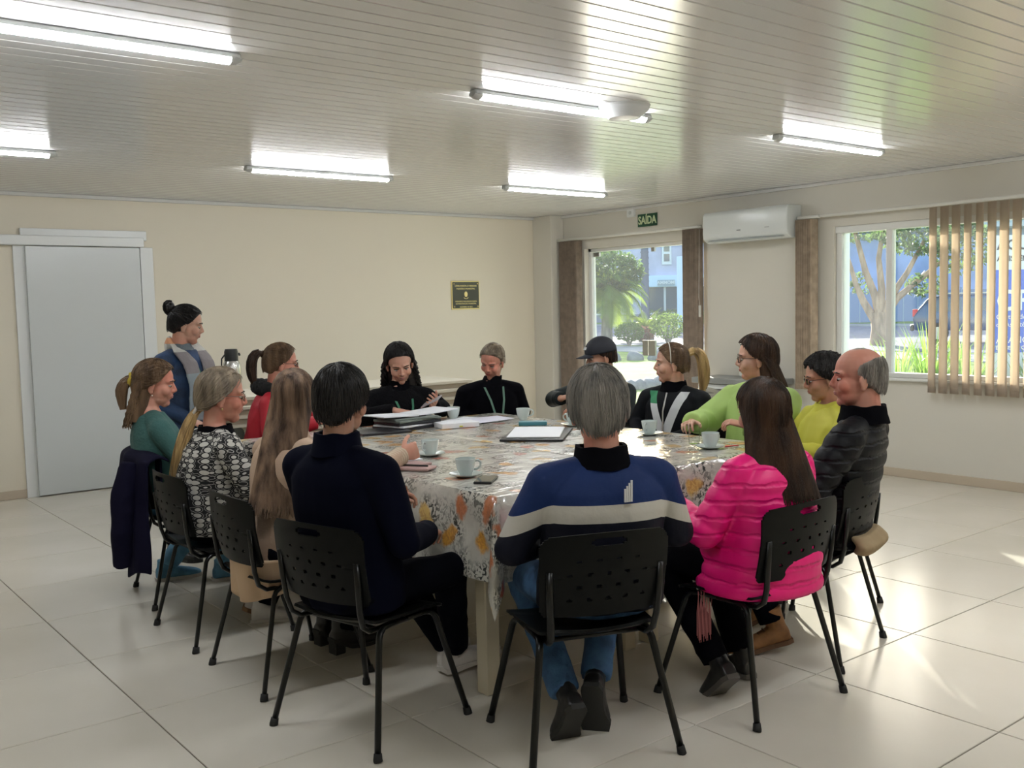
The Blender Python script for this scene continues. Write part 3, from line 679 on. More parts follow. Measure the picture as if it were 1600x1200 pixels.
# ================================================================== TABLES AND WHAT STANDS ON THEM
TZ = .826                                  # cloth surface
TX0, TX1, TY0, TY1, TXS = 2.245, 4.085, 2.93, 5.33, 3.165
M_leg = mat('table_leg_paint', (.62, .56, .42), .35)
for a, b, lb in ((TX0, TXS, 'left cream wooden table with square legs under the floral cloth'), (TXS, TX1, 'right cream wooden table with square legs under the floral cloth')):
    t_ = thing('meeting_table', lb, 'table', ((a+b)/2, (TY0+TY1)/2, 0)); w2, d2 = (b-a)/2-.012, (TY1-TY0)/2-.02
    g = G(); g.box((0, 0, TZ-.024), (2*w2, 2*d2, .036), b=.004); part('table_top', g, M_leg, t_)
    for sx in (-1, 1):
        g = G(); g.box((sx*(w2-.06), 0, TZ-.09), (.022, 2*d2-.3, .09)); part('apron', g, M_leg, t_)
        for sy in (-1, 1): g = G(); g.box((sx*(w2-.062), sy*(d2-.155), (TZ-.045)/2), (.068, .068, TZ-.045), b=.004); part('leg', g, M_leg, t_)
# floral cloth with a glossy clear film on it
def cloth_mat():
    m = mat('floral_cloth', (.72, .71, .66), .30, coat=1); t = m.node_tree; b = t.nodes['Principled BSDF']; b.inputs['Coat Roughness'].default_value = .10; b.inputs['Coat IOR'].default_value = 1.85
    N = t.nodes.new; Lk = t.links.new
    uv = N('ShaderNodeUVMap'); mp = N('ShaderNodeMapping'); Lk(uv.outputs[0], mp.inputs[0]); nz = N('ShaderNodeTexNoise'); nz.inputs['Scale'].default_value = 9; nz.inputs['Detail'].default_value = 4
    Lk(mp.outputs[0], nz.inputs['Vector'])
    ad = N('ShaderNodeVectorMath'); ad.operation = 'MULTIPLY_ADD'; ad.inputs[1].default_value = (.17, .17, 0); Lk(nz.outputs['Color'], ad.inputs[0]); Lk(mp.outputs[0], ad.inputs[2])
    def blobs(scale, off, r1, r2):
        o = N('ShaderNodeVectorMath'); o.operation = 'ADD'; o.inputs[1].default_value = (off, off*.7, 0); Lk(ad.outputs[0], o.inputs[0])
        v = N('ShaderNodeTexVoronoi'); v.voronoi_dimensions = '2D'; v.inputs['Scale'].default_value = scale; v.inputs['Randomness'].default_value = .75; Lk(o.outputs[0], v.inputs['Vector'])
        r = N('ShaderNodeMapRange'); r.inputs['From Min'].default_value = r1; r.inputs['From Max'].default_value = r2; r.inputs['To Min'].default_value = 1; r.inputs['To Max'].default_value = 0; Lk(v.outputs['Distance'], r.inputs['Value']); return r.outputs[0], v
    def mix(fac, A, c):
        x = N('ShaderNodeMix'); x.data_type = 'RGBA'; Lk(fac, x.inputs[0])
        if isinstance(A, tuple): x.inputs[6].default_value = (*A, 1)
        else: Lk(A, x.inputs[6])
        if isinstance(c, tuple): x.inputs[7].default_value = (*c, 1)
        else: Lk(c, x.inputs[7])
        return x.outputs[2]
    # dark foliage patches made of strokes
    pf, _ = blobs(5.2, .3, .24, .52)
    st = N('ShaderNodeTexNoise'); st.inputs['Scale'].default_value = 42; st.inputs['Detail'].default_value = 2; st.inputs['Distortion'].default_value = 1.5; Lk(mp.outputs[0], st.inputs['Vector'])
    sr_ = N('ShaderNodeMapRange'); sr_.inputs['From Min'].default_value = .47; sr_.inputs['From Max'].default_value = .56; Lk(st.outputs[0], sr_.inputs['Value'])
    ml = N('ShaderNodeMath'); ml.operation = 'MULTIPLY'; Lk(pf, ml.inputs[0]); Lk(sr_.outputs[0], ml.inputs[1])
    c = mix(ml.outputs[0], (.66, .65, .58), (.035, .04, .035))
    p2, _ = blobs(5.2, 2.1, .22, .40); m2 = N('ShaderNodeMath'); m2.operation = 'MULTIPLY'; m2.inputs[1].default_value = .35; Lk(p2, m2.inputs[0]); c = mix(m2.outputs[0], c, (.40, .38, .33))
    f1, v1 = blobs(5.6, 5.2, .20, .30)
    cr = N('ShaderNodeValToRGB'); cr.color_ramp.interpolation = 'CONSTANT'; cr.color_ramp.elements[0].color = (.62, .22, .10, 1); cr.color_ramp.elements[1].color = (.80, .42, .08, 1); cr.color_ramp.elements[1].position = .35
    e = cr.color_ramp.elements.new(.65); e.color = (.75, .52, .16, 1); e = cr.color_ramp.elements.new(.88); e.color = (.45, .12, .09, 1)
    sp = N('ShaderNodeSeparateColor'); Lk(v1.outputs['Color'], sp.inputs[0]); Lk(sp.outputs[0], cr.inputs[0])
    cm = mix(sr_.outputs[0], cr.outputs[0], (.50, .20, .06)); 
    hf = N('ShaderNodeMath'); hf.operation = 'MULTIPLY'; hf.inputs[1].default_value = .45; Lk(sr_.outputs[0], hf.inputs[0])
    cf = mix(hf.outputs[0], cr.outputs[0], (.42, .15, .05))
    gt = N('ShaderNodeMath'); gt.operation = 'GREATER_THAN'; gt.inputs[1].default_value = .42; Lk(sp.outputs[1], gt.inputs[0])
    mm = N('ShaderNodeMath'); mm.operation = 'MULTIPLY'; Lk(gt.outputs[0], mm.inputs[0]); Lk(f1, mm.inputs[1])
    c = mix(mm.outputs[0], c, cf); Lk(c, b.inputs['Base Color'])
    # film ripples
    r1 = N('ShaderNodeTexNoise'); r1.inputs['Scale'].default_value = 7; r1.inputs['Detail'].default_value = 3; r1.inputs['Distortion'].default_value = .6; mp2 = N('ShaderNodeMapping'); mp2.inputs['Scale'].default_value = (1.6, 4, 1); mp2.inputs['Rotation'].default_value = (0, 0, .62)
    Lk(uv.outputs[0], mp2.inputs[0]); Lk(mp2.outputs[0], r1.inputs['Vector']); bp = N('ShaderNodeBump'); bp.inputs['Strength'].default_value = .55; bp.inputs['Distance'].default_value = .012
    Lk(r1.outputs[0], bp.inputs['Height']); Lk(bp.outputs[0], b.inputs['Coat Normal']); Lk(bp.outputs[0], b.inputs['Normal'])
    return m
M_cloth = cloth_mat()
cxm, cym, hw, hd = (TX0+TX1)/2, (TY0+TY1)/2, (TX1-TX0)/2, (TY1-TY0)/2
DROP = .33
def cloth_pt(u, v):
    """u, v unrolled metres from the cloth centre"""
    ex, ey = max(abs(u)-hw, 0), max(abs(v)-hd, 0); sx, sy = math.copysign(1, u), math.copysign(1, v)
    x = min(max(u, -hw), hw); y = min(max(v, -hd), hd)
    rip = .012*math.sin(u*11+v*3)+.010*math.sin(v*13-u*2)
    if ex == 0 and ey == 0:
        seam = -.004*math.exp(-((u+cxm-TXS)/.008)**2)
        return (cxm+x, cym+y, TZ+seam)
    if ex and ey:
        # hanging corner: the square corner falls below the side hems as a soft cone
        d = math.hypot(ex, ey); z = TZ-min(d, ex+ey)*.94; a = math.atan2(ey, ex)
        out = .018+.075*(d/DROP)*math.sin(2*a)
        return (cxm+sx*(hw+out*math.cos(a)*1.0+.004), cym+sy*(hd+out*math.sin(a)*1.0+.004), z)
    d = ex or ey; o = .010+(.012+abs(rip)*1.2)*min(1, d/.15)*(.6+d)
    if ex: return (cxm+sx*(hw+o), cym+y, TZ-max(d-.006, 0))
    return (cxm+x, cym+sy*(hd+o), TZ-max(d-.006, 0))
us = sorted(set(list(np.linspace(-hw-DROP, -hw, 13))+list(np.linspace(-hw, hw, 45))+list(np.linspace(hw, hw+DROP, 13))+[TXS-cxm+q for q in (-.014, -.006, 0, .006, .014)]))
vs_ = sorted(set(list(np.linspace(-hd-DROP, -hd, 13))+list(np.linspace(-hd, hd, 55))+list(np.linspace(hd, hd+DROP, 13))))
g = G(); nu, nv = len(us), len(vs_)
g.add([cloth_pt(u, v) for v in vs_ for u in us], [(j*nu+i, j*nu+i+1, (j+1)*nu+i+1, (j+1)*nu+i) for j in range(nv-1) for i in range(nu-1)])
me = g.mesh('tablecloth'); uvl = me.uv_layers.new(name='UVMap'); UV = [(u, v) for v in vs_ for u in us]
for lp in me.loops: uvl.data[lp.index].uv = UV[lp.vertex_index]
me = modmesh(me, [('SOLIDIFY', dict(thickness=.002, offset=1))]); autosmooth(me, 50)
tag(link('tablecloth', me, M_cloth), 'white floral tablecloth under clear glossy film covering both joined tables', 'tablecloth')

M_cup = mat('cup_ceramic', (.55, .62, .60), .12, spec=.6)
def cup_meshes():
    g = G(); g.lathe([(0, .004), (.022, .004), (.024, 0), (.026, .003), (.027, .008), (.036, .025), (.041, .050), (.044, .072), (.0425, .073), (.039, .05), (.033, .026), (.02, .012), (0, .011)], n=28); a = g.mesh('cup_body'); autosmooth(a, 50)
    g = G(); g.tube([(.040, 0, .060), (.055, 0, .063), (.066, 0, .052), (.064, 0, .036), (.052, 0, .026), (.036, 0, .024)], [(.0035, .005)]*6, 8, up=(0, 1, 0)); b = g.mesh('cup_handle')
    g = G(); g.lathe([(0, 0), (.035, 0), (.045, .004), (.070, .013), (.072, .0155), (.045, .008), (.03, .005), (0, .005)], n=32); c = g.mesh('saucer'); autosmooth(c, 50)
    g = G(); g.ell((0, .045, .021), (.010, .016, .003), seg=12, rings=6); g.tube([(0, .03, .021), (0, -.01, .017), (0, -.06, .020)], .0016, 6); d = g.mesh('spoon')
    for q, m in ((a, M_cup), (b, M_cup), (c, M_cup), (d, M_steel)): q.materials.append(m)
    return a, b, c, d
CM = cup_meshes(); zc = TZ+.0025
M_sach = mat('sachet_red', (.55, .02, .03), .4)
cups = [(2.665, 4.00, 200, 1, 'white coffee cup with its handle to the left, beside the notebooks'), (2.432, 3.385, -25, 1, 'white coffee cup nearest the front table corner, beside the phone'),
        (3.70, 5.27, 60, 0, 'white cup standing before the dark haired woman holding a phone'), (3.945, 4.85, -35, 0, 'white cup with its handle to the right, beside the blond woman in black'),
        (3.93, 3.74, 200, 1, 'white coffee cup before the ponytailed woman in the tracksuit jacket'), (3.76, 3.17, 0, 1, 'white coffee cup before the woman in light green'),
        (3.93, 4.36, 110, 1, 'white cup mostly hidden, before the man in the cap'), (2.50, 4.62, 150, 0, 'white cup on the left table side, hidden behind the long haired woman')]
for k, (x, y, a, sc_, lb) in enumerate(cups):
    dz = 0
    if sc_:
        s_ = link('saucer', CM[2], None, loc=(x, y, zc)); tag(s_, lb.replace('white coffee cup', 'white saucer under the cup').replace('white cup', 'white saucer under the cup'), 'saucer', 'saucers on the table'); dz = .0058
    t_ = thing('coffee_cup', lb, 'cup', (x, y, zc+dz), R_(a), 'coffee cups on the table')
    link('cup_body', CM[0], None, t_); link('handle', CM[1], None, t_)
for x, y, a, lb in ((2.605, 4.09, 20, 'red sugar sachet left of the cup by the notebooks'), (2.515, 3.44, 25, 'red sugar sachet right of the cup by the phone'), (3.885, 3.14, -20, 'red sugar sachet right of the cup before the woman in light green')):
    g = G(); g.box((0, 0, .0015), (.075, .018, .003), b=.001); o = part('sugar_sachet', g, M_sach); o.location = (x, y, zc+.001); o.rotation_euler = (0, 0, R_(a)); tag(o, lb, 'sachet')
def phone(x, y, a, lb, m=None):
    t_ = thing('mobile_phone', lb, 'phone', (x, y, zc), R_(a)); g = G(); g.box((0, 0, .0045), (.076, .158, .009), b=.003); part('phone_body', g, M_black, t_)
    g = G(); g.box((0, 0, .0093), (.070, .150, .0012)); part('screen', g, m or mat('phone_screen', (.03, .035, .04), .05, spec=.9), t_)
    g = G(); g.box((0, .066, .0101), (.02, .004, .0005)); part('speaker_slot', g, M_lamp, t_)
phone(2.430, 3.240, -48, 'dark mobile phone lying at the front corner of the table beside a cup')
M_paper = mat('paper', (.72, .74, .78), .6); M_folder = mat('folder_black', (.015, .016, .02), .35, spec=.5); M_teal = mat('case_teal', (.05, .20, .24), .4); M_fold2 = mat('folder_grey', (.16, .19, .17), .5); M_rose = mat('notebook_rose', (.40, .25, .23), .5)
def slab(name, lb, cat, x, y, z, w_, d_, h_, a, m, group=None, top=None):
    t_ = thing(name, lb, cat, (x, y, z), R_(a), group)
    g = G(); g.box((0, 0, h_/2), (w_, d_, h_), b=min(.002, h_*.3)); part('cover', g, m, t_)
    if top: g = G(); g.box((0, 0, h_+.0006), (w_-.01, d_-.01, .001)); part('sheet', g, top, t_)
    return t_
z0 = zc+.001
slab('document_folder', 'large black folder lying in the middle of the right table', 'folder', 3.50, 4.18, z0, .50, .34, .012, 42, M_folder)
slab('document_folder', 'grey paper folder lying on the large black folder', 'folder', 3.51, 4.20, z0+.0125, .44, .29, .006, 45, M_lamp, top=M_paper)
slab('spectacle_case', 'teal case lying beside the large black folder', 'case', 3.80, 4.58, z0, .17, .075, .022, -40, M_teal)
st_ = [(.34, .26, .016, 8, M_folder, 'bottom black folder of the stack before the dark haired woman'), (.34, .25, .010, 14, M_paper, 'second item from the bottom, white papers in the folder stack'), (.32, .25, .018, 4, M_folder, 'black folder in the middle of the stack before the dark haired woman'),
       (.34, .24, .012, 10, M_fold2, 'grey green folder above the middle of the folder stack'), (.30, .24, .010, -3, M_fold2, 'upper grey green folder of the folder stack')]
zz = z0
for w_, d_, h_, a, m, lb in st_: slab('document_folder', lb, 'folder', 3.22, 5.07, zz, w_, d_, h_, a, m, 'folder stack'); zz += h_+.0006
t_ = thing('open_binder', 'open white binder on top of the folder stack before the dark haired woman', 'binder', (3.26, 5.10, zz), R_(8))
for s in (-1, 1): g = G(); g.box((s*.15, 0, .012), (.29, .22, .006), rot=rotmat(0, -s*.05, 0)); part('page_half', g, M_paper, t_)
g = G(); g.box((0, 0, .0035), (.05, .23, .005)); part('spine', g, M_folder, t_)
slab('document_folder', 'black folder under the loose papers beside the stack', 'folder', 2.98, 4.98, z0, .30, .22, .012, -12, M_folder)
t_ = slab('notebook', 'thick white notebook with a yellow marker in the middle of the table', 'notebook', 3.44, 4.88, z0, .24, .18, .030, -14, M_paper)
g = G(); g.box((.0, -.092, .010), (.02, .012, .006)); part('marker_tab', g, mat('marker_yellow', (.6, .6, .05), .5), t_)
for k, (x, y, a, lb) in enumerate(((3.68, 5.12, 20, 'loose sheet nearest the blond woman'), (3.80, 5.05, -6, 'loose sheet on the right of the paper pile before the blond woman'), (3.66, 5.02, -22, 'loose sheet on the left of the paper pile before the blond woman'), (3.74, 4.98, 5, 'top loose sheet of the paper pile before the blond woman'))):
    g = G(); g.box((0, 0, .0007), (.30, .21, .0012)); o = part('paper_sheet', g, mat('paper_violet', (.60, .60, .70), .6) if k % 2 else M_paper); o.location = (x, y, z0+.0016*k); o.rotation_euler = (0, 0, R_(a)); tag(o, lb, 'paper', 'loose sheets on the table')
slab('notebook', 'rose notebook by the arm of the man in the dark jacket', 'notebook', 2.405, 3.86, z0, .17, .24, .010, 12, M_rose)
slab('notebook', 'white notebook with a dark edge lying on the rose notebook', 'notebook', 2.44, 3.99, z0+.0105, .20, .26, .006, -8, M_paper)
t_ = thing('wallet', 'brown folded wallet case beside the rose notebook', 'wallet', (2.375, 3.70, z0), R_(30)); g = G(); g.box((0, 0, .008), (.10, .18, .014), b=.004); part('case_body', g, M_rose, t_)
g = G(); g.tube([(.0, -.07, .019), (0, .075, .019)], .004, 8); o = part('pen', g, M_black, t_)
t_ = thing('drinking_glass', 'clear glass beside the cup before the woman in light green', 'glass', (3.83, 3.335, zc)); g = G(); g.lathe([(0, 0), (.026, 0), (.033, .10), (.031, .10), (.0245, .006), (0, .006)], n=20); part('glass_body', g, glass_mat('tumbler', (.96, .98, .98), .03, .06), t_)

# stack of folding tables along the back wall with a thermos on it
M_ftop = mat('folding_table_top', (.62, .58, .48), .5); M_fgap = mat('folding_table_gap_shade', (.36, .30, .22), .6)  # second tan: shading between the stacked tops, put into the rail colour
SX, SY = 3.85, 7.25
for k in range(14):
    t_ = thing('folding_table', 'folded cream tabletop, '+('topmost of the long stack by the back wall' if k == 13 else 'bottom of the long stack by the back wall' if k == 0 else ['second','third','fourth','fifth','sixth','seventh','eighth','ninth','tenth','eleventh','twelfth','thirteenth'][k-1]+' from the floor in the long stack by the back wall'), 'table', (SX+random.uniform(-.03, .03), SY+random.uniform(-.02, .02), k*.0665), 0, 'stack of folded tabletops')
    g = G(); g.box((0, 0, .052), (2.42, .74, .026), b=.004); part('tabletop', g, M_ftop, t_)
    for s in (-1, 1): g = G(); g.box((0, s*.33, .0195), (2.34, .03, .038)); part('rail', g, M_fgap, t_)
zt = 14*.0665-.001
t_ = thing('thermos', 'tall steel thermos jug with a black pump lid on the stack of tabletops', 'thermos', (2.955, 7.06, zt))
g = G(); g.lathe([(0, 0), (.066, 0), (.068, .01), (.068, .20), (.062, .235), (.052, .26), (0, .262)], n=28); part('jug_body', g, M_steel, t_)
g = G(); g.lathe([(0, .255), (.052, .255), (.050, .27), (.050, .33), (.044, .35), (0, .352)], n=24); part('pump_lid', g, M_black, t_)
g = G(); g.tube([(-.048, 0, .31), (-.075, 0, .28), (-.078, 0, .22), (-.058, 0, .20)], .006, 8); part('handle', g, M_black, t_)
g = G(); g.tube([(.04, 0, .31), (.062, 0, .312), (.066, 0, .298)], .009, 8); part('spout', g, M_black, t_)

# ================================================================== CHAIRS
def chair_meshes():
    W, D = .235, .21; M = {}
    def leg(s, fr):
        y1 = .245 if fr else -.24; yk = .17 if fr else -.16
        g = G(); d = 1 if fr else -1; yt = d*.150
        top = np.array([s*.206, yt, .392]); ft = np.array([s*.270, y1, .012])
        P = [ft, ft*.66+top*.34, ft*.33+top*.67, top, top+np.array([-s*.004, -d*.010, .016]), top+np.array([-s*.008, -d*.030, .029]), top+np.array([-s*.010, -d*.06, .032]), (s*.196, 0, .424)]
        g.tube(P, [(.0135, .0095)]*len(P), 10); a = g.mesh('leg')
        g = G(); g.tube([(s*.2725, y1, 0), (s*.271, y1, .006), (s*.268, y1-.004*(1 if fr else -1), .028)], [.0165, .0165, .0145], 10); return a, g.mesh('rubber_foot')
    for s in (-1, 1):
        for fr in (0, 1): M[('leg', s, fr)] = leg(s, fr)
        g = G(); P = [(s*.155, .02, .418), (s*.17, -.10, .416), (s*.178, -.17, .420), (s*.184, -.205, .445), (s*.190, -.222, .50), (s*.196, -.232, .58), (s*.198, -.240, .68)]
        g.tube(P, [(.009, .013)]*len(P), 8); M[('upright', s)] = g.mesh('upright')
    g = G()
    g.tube([(-.195, .12, .414), (.195, .12, .414)], .009, 8); M['cross'] = g.mesh('cross_bar')
    g = G(); g.tube([(-.195, -.12, .414), (.195, -.12, .414)], .009, 8); M['cross2'] = g.mesh('cross_bar')
    # seat shell
    nx, ny = 22, 20
    def seat(u, v):
        a, b = 2*u-1, 2*v-1; hwd = .225*(1-.10*max(0, -b))
        rx = math.sqrt(max(0, 1-max(0, abs(b)-.75)**2/.25**2*.35))
        x = a*hwd*rx; y = b*.205
        z = .446-.012*(1-a*a)*(1-b*b)+.012*a*a*(1 if b < .4 else .5)-(.028*((b-.62)/.38)**2 if b > .62 else 0)+(.018*((-.7-b)/.3)**2 if b < -.7 else 0)
        return (x, y, z)
    g = G(); g.grid(nx, ny, seat); me = modmesh(g.mesh('seat'), [('SOLIDIFY', dict(thickness=.010, offset=-1))]); autosmooth(me, 60); M['seat'] = me
    # back shell with holes and hand slot
    nx, ny = 74, 46; WB, ZB, HB = .232, .520, .285
    holes = []
    for r_i, zz in enumerate((.06, .105, .15, .195)):
        for c_i in range(5 if r_i % 2 == 0 else 4): holes.append(((c_i-(2 if r_i % 2 == 0 else 1.5))*.068, zz))
    def skip(i, j):
        a = ((i+.5)/nx*2-1)*WB; b = (j+.5)/ny*HB
        for hx, hz in holes:
            if ((a-hx)/.0098)**2+((b-hz)/.0058)**2 < 1: return True
        if abs(b-.252) < .0125 and abs(a) < .062-(.012 if abs(b-.252) > .007 else 0): return True
        # rounded corners
        ca, cb = abs(a)-(WB-.045), max(b-(HB-.045), .045-b-.01)
        return ca > 0 and cb > 0 and math.hypot(ca, cb) > .045
    def back(u, v):
        a = (2*u-1); b = v
        return (a*WB*(1-.05*(1-v)), -.236-.040*v+.045*a*a+.012*math.sin(v*3.14)*(-1), ZB+HB*v-.012*a*a*(1 if v > .5 else -.2))
    g = G(); g.grid(nx, ny, back, skip=skip); me = g.mesh('backrest')
    bm = bmesh.new(); bm.from_mesh(me); bmesh.ops.delete(bm, geom=[v for v in bm.verts if not v.link_faces], context='VERTS'); bm.to_mesh(me); bm.free()
    me = modmesh(me, [('SMOOTH', dict(iterations=1, factor=.4)), ('SOLIDIFY', dict(thickness=.008, offset=0))]); me.polygons.foreach_set('use_smooth', [True]*len(me.polygons)); autosmooth(me, 55); M['back'] = me
    return M
CH = chair_meshes()
M_ctube = mat('chair_tube', (.003, .0035, .003), .28, spec=.35); M_cshell = mat('chair_shell', (.0025, .0032, .003), .42, spec=.16); M_rub = mat('rubber', (.008, .008, .008), .7)
for k, v in CH.items():
    if isinstance(k, tuple) and k[0] == 'leg': v[0].materials.append(M_ctube); v[1].materials.append(M_rub)
    elif isinstance(k, tuple) or k.startswith('cross'): v.materials.append(M_ctube)
    else: v.materials.append(M_cshell)
def chair(x, y, az, label):
    """az: facing azimuth in degrees, from +Y towards +X"""
    t_ = thing('stacking_chair', label, 'chair', (x, y, 0), -R_(az), 'black perforated chairs round the table')
    for s in (-1, 1):
        for fr in (0, 1): l = link('leg', CH[('leg', s, fr)][0], None, t_); link('rubber_foot', CH[('leg', s, fr)][1], None, l)
        link('upright', CH[('upright', s)], None, t_)
    link('cross_bar', CH['cross'], None, t_); link('cross_bar', CH['cross2'], None, t_); link('seat', CH['seat'], None, t_); link('backrest', CH['back'], None, t_); return t_
chairs = [(1.955, 5.39, 98, 'black chair with a navy coat over its back under the woman in teal'), (1.84, 4.63, 91, 'black chair under the woman in the black and white knit'),
          (1.835, 3.90, 90.5, 'black chair under the long haired woman in the beige coat'), (1.823, 3.19, 75.4, 'black chair under the man in the plain dark jacket'),
          (2.315, 2.55, 21, 'front black chair under the man in the striped jacket'), (3.09, 2.41, 0, 'black chair under the woman in the pink puffer jacket'),
          (3.735, 2.585, -13.4, 'black chair under the balding man in the black puffer jacket'), (4.43, 3.06, -62.7, 'black chair under the woman in the yellow shirt'),
          (4.62, 3.62, -88, 'black chair under the woman in light green'), (4.66, 4.22, -84, 'black chair under the woman with the blond ponytail'),
          (4.66, 4.86, -92, 'black chair under the man in the cap'), (4.36, 5.78, 196, 'black chair behind the blond woman in black, one corner showing'),
          (3.56, 5.80, 186, 'black chair under the dark haired woman holding a phone'), (2.70, 5.85, 126, 'black chair under the woman in the red vest')]
for c in chairs: chair(*c)

# ================================================================== PEOPLE
def skin(name, c, red=0):
    m = mat(name, c, .5, spec=.35, col2=tuple(min(1, v*k) for v, k in zip(c, (1.10, .92-red, .90-red))), vscale=7)
    m.node_tree.nodes['Principled BSDF'].inputs['Subsurface Weight'].default_value = .08
    m.node_tree.nodes['Principled BSDF'].inputs['Subsurface Scale'].default_value = .02
    return m
def hairm(name, c, c2): return mat(name, c, .45, spec=.3, col2=c2, vscale=26, stretch=(1, 1, .12), detail=4, bump=.5, bscale=90)
M_eye = mat('eye_white', (.55, .52, .48), .25); M_iris = mat('iris', (.03, .02, .015), .15)
def MX(loc, rz=0, rx=0, ry=0): return Matrix.Translation(loc) @ Euler((rx, ry, rz), 'XYZ').to_matrix().to_4x4()
def ap(M, p): return np.array(M @ Vector(p))
HAIRLINE = [(-.14, -.20), (-.09, -.094), (-.07, -.082), (-.045, -.060), (-.02, -.026), (.0, .000), (.03, .034), (.062, .056), (.082, .068), (.094, .30)]
HAIRHIGH = [(-.14, -.20), (-.09, -.094), (-.07, -.082), (-.045, -.060), (-.02, -.026), (.0, .000), (.03, .016), (.055, .034), (.072, .050), (.084, .062), (.094, .30)]
BALD = [(-.14, -.20), (-.09, -.094), (-.07, -.082), (-.045, -.060), (-.02, -.028), (.0, -.004), (.03, .012), (.05, .004), (.062, -.02), (.080, -.070), (.088, -.3)]
def head_geo(g, M, male=False):
    g.X = np.array(M)
    g.ell((0, -.012, .036), (.075, .096, .082), seg=22, rings=14)
    g.ell((0, .022, -.022), (.062, .066, .078), seg=18, rings=12)
    jw = .056 if male else .049
    g.ell((0, .022, -.068), (jw, .056, .042), seg=16, rings=10)
    g.cap((0, .062, -.094), (0, .052, -.098), .021 if male else .018, .020)
    for s in (-1, 1):
        g.ell((s*.036, .054, -.028), (.027, .028, .030)); g.cap((s*.014, .078, .024), (s*.042, .064, .022), .0115, .012)
        # ears
        g.ell((s*.077, -.010, -.014), (.008, .018, .031), rot=rotmat(R_(-12), 0, s*R_(-18)), seg=12, rings=10); g.ell((s*.075, -.008, -.038), (.008, .011, .012), seg=10, rings=8)
    g.cap((0, .084, .012), (0, .1005, -.020), .0065, .0085); g.cap((0, .1000, -.0235), (0, .088, -.030), .0100, .011)
    for s in (-1, 1): g.ell((s*.011, .091, -.029), (.0075, .009, .007), seg=10, rings=8)
    g.ell((0, .079, -.050), (.024, .012, .010)); g.ell((0, .077, -.062), (.021, .012, .009)); g.ell((0, .060, -.045), (.040, .030, .038))
def face_detail(M, mats_i, parts, glasses=None, browc=2, look=-.15, closed=False):
    """eyes, brows and lips as small islands of the body mesh; material slots: 0 skin 1 eye white 2 iris/brow 3 lips"""
    g = G(); g.X = np.array(M)
    for s in (-1, 1):
        g.ell((s*.031, .0742, .0), (.0120, .0080, .0052 if not closed else .0016), seg=14, rings=8, mi=1)
        g.ell((s*.031, .0800, -.001+look*.01), (.0058, .0040, .0058 if not closed else .0015), seg=10, rings=6, mi=2)
        g.tube([(s*.016, .0795, .0065), (s*.031, .0832, .0085), (s*.046, .0745, .0055)], [.0022, .0030, .0020], 6, mi=0 if not closed else 2)
        g.tube([(s*.014, .0905, .0225), (s*.032, .0890, .0275), (s*.049, .0745, .022)], [.0022, .0030, .0016], 6, mi=2)
    g.tube([(-.022, .0805, -.0560), (-.010, .0885, -.0535), (0, .0895, -.0545), (.010, .0885, -.0535), (.022, .0805, -.0560)], [.0010, .0034, .0036, .0034, .0010], 8, mi=3)
    g.tube([(-.021, .0800, -.0575), (-.010, .0870, -.0610), (0, .0880, -.0620), (.010, .0870, -.0610), (.021, .0800, -.0575)], [.0010, .0036, .0042, .0036, .0010], 8, mi=3)
    return g.mesh('face')
def hand_geo(g, wr, dr, pn, side, curl=.6, spread=.10, L=.088, point=False):
    """wr wrist, dr direction of the palm, pn palm normal (where the palm faces), side +1 right hand"""
    d = Vector(dr).normalized(); n = Vector(pn); n = (n-d*n.dot(d)).normalized(); s = d.cross(n)*side        # s: towards the thumb
    P = lambda a, b, c: np.array(Vector(wr)+d*a+s*b+n*c)
    g.loft([(P(-.01, 0, 0), np.array(s)*.024, np.array(n)*.017), (P(.02, .002, 0), np.array(s)*.033, np.array(n)*.016), (P(.055, 0, 0), np.array(s)*.040, np.array(n)*.014), (P(L, -.001, .002), np.array(s)*.038, np.array(n)*.011)], n=14)
    for k, (off, ln) in enumerate(((.029, .072), (.010, .080), (-.010, .074), (-.028, .058))):
        a = spread*(off/.03); cu = curl*(1+.12*k) if not (point and k == 0) else .12
        p = P(L-.008, off, 0); v = (d*math.cos(a)+s*math.sin(a)).normalized(); r = .0088-.0006*k
        for j, fr in enumerate((.44, .31, .25)):
            ax = v.cross(n); ang = cu*(.75 if j == 0 else .95)
            v = (Matrix.Rotation(ang, 3, ax) @ v) if True else v
            q = p+np.array(v)*ln*fr; g.cap(p, q, r, r*.93, n=10); p = q; r *= .92
            n2 = n
    p = P(.022, .030, .004); v = (d*.62+s*.62+n*.35).normalized()
    for j, (fr, r) in enumerate(((.036, .0115), (.030, .0098), (.024, .0088))):
        q = p+np.array(v)*fr; g.cap(p, q, r, r*.93, n=10); p = q; v = (v+d*.35+n*.22*curl-s*.18).normalized()
def cap_pt(ph, th):
    u = math.cos(ph)
    if u >= 0: h, z = math.sin(ph), .0885*u
    else: h, z = (max(0, 1-abs(u)**3.2))**(1/3.2), .150*u
    return np.array([.0765*h*math.cos(th), -.012+.0975*h*math.sin(th), .030+z])
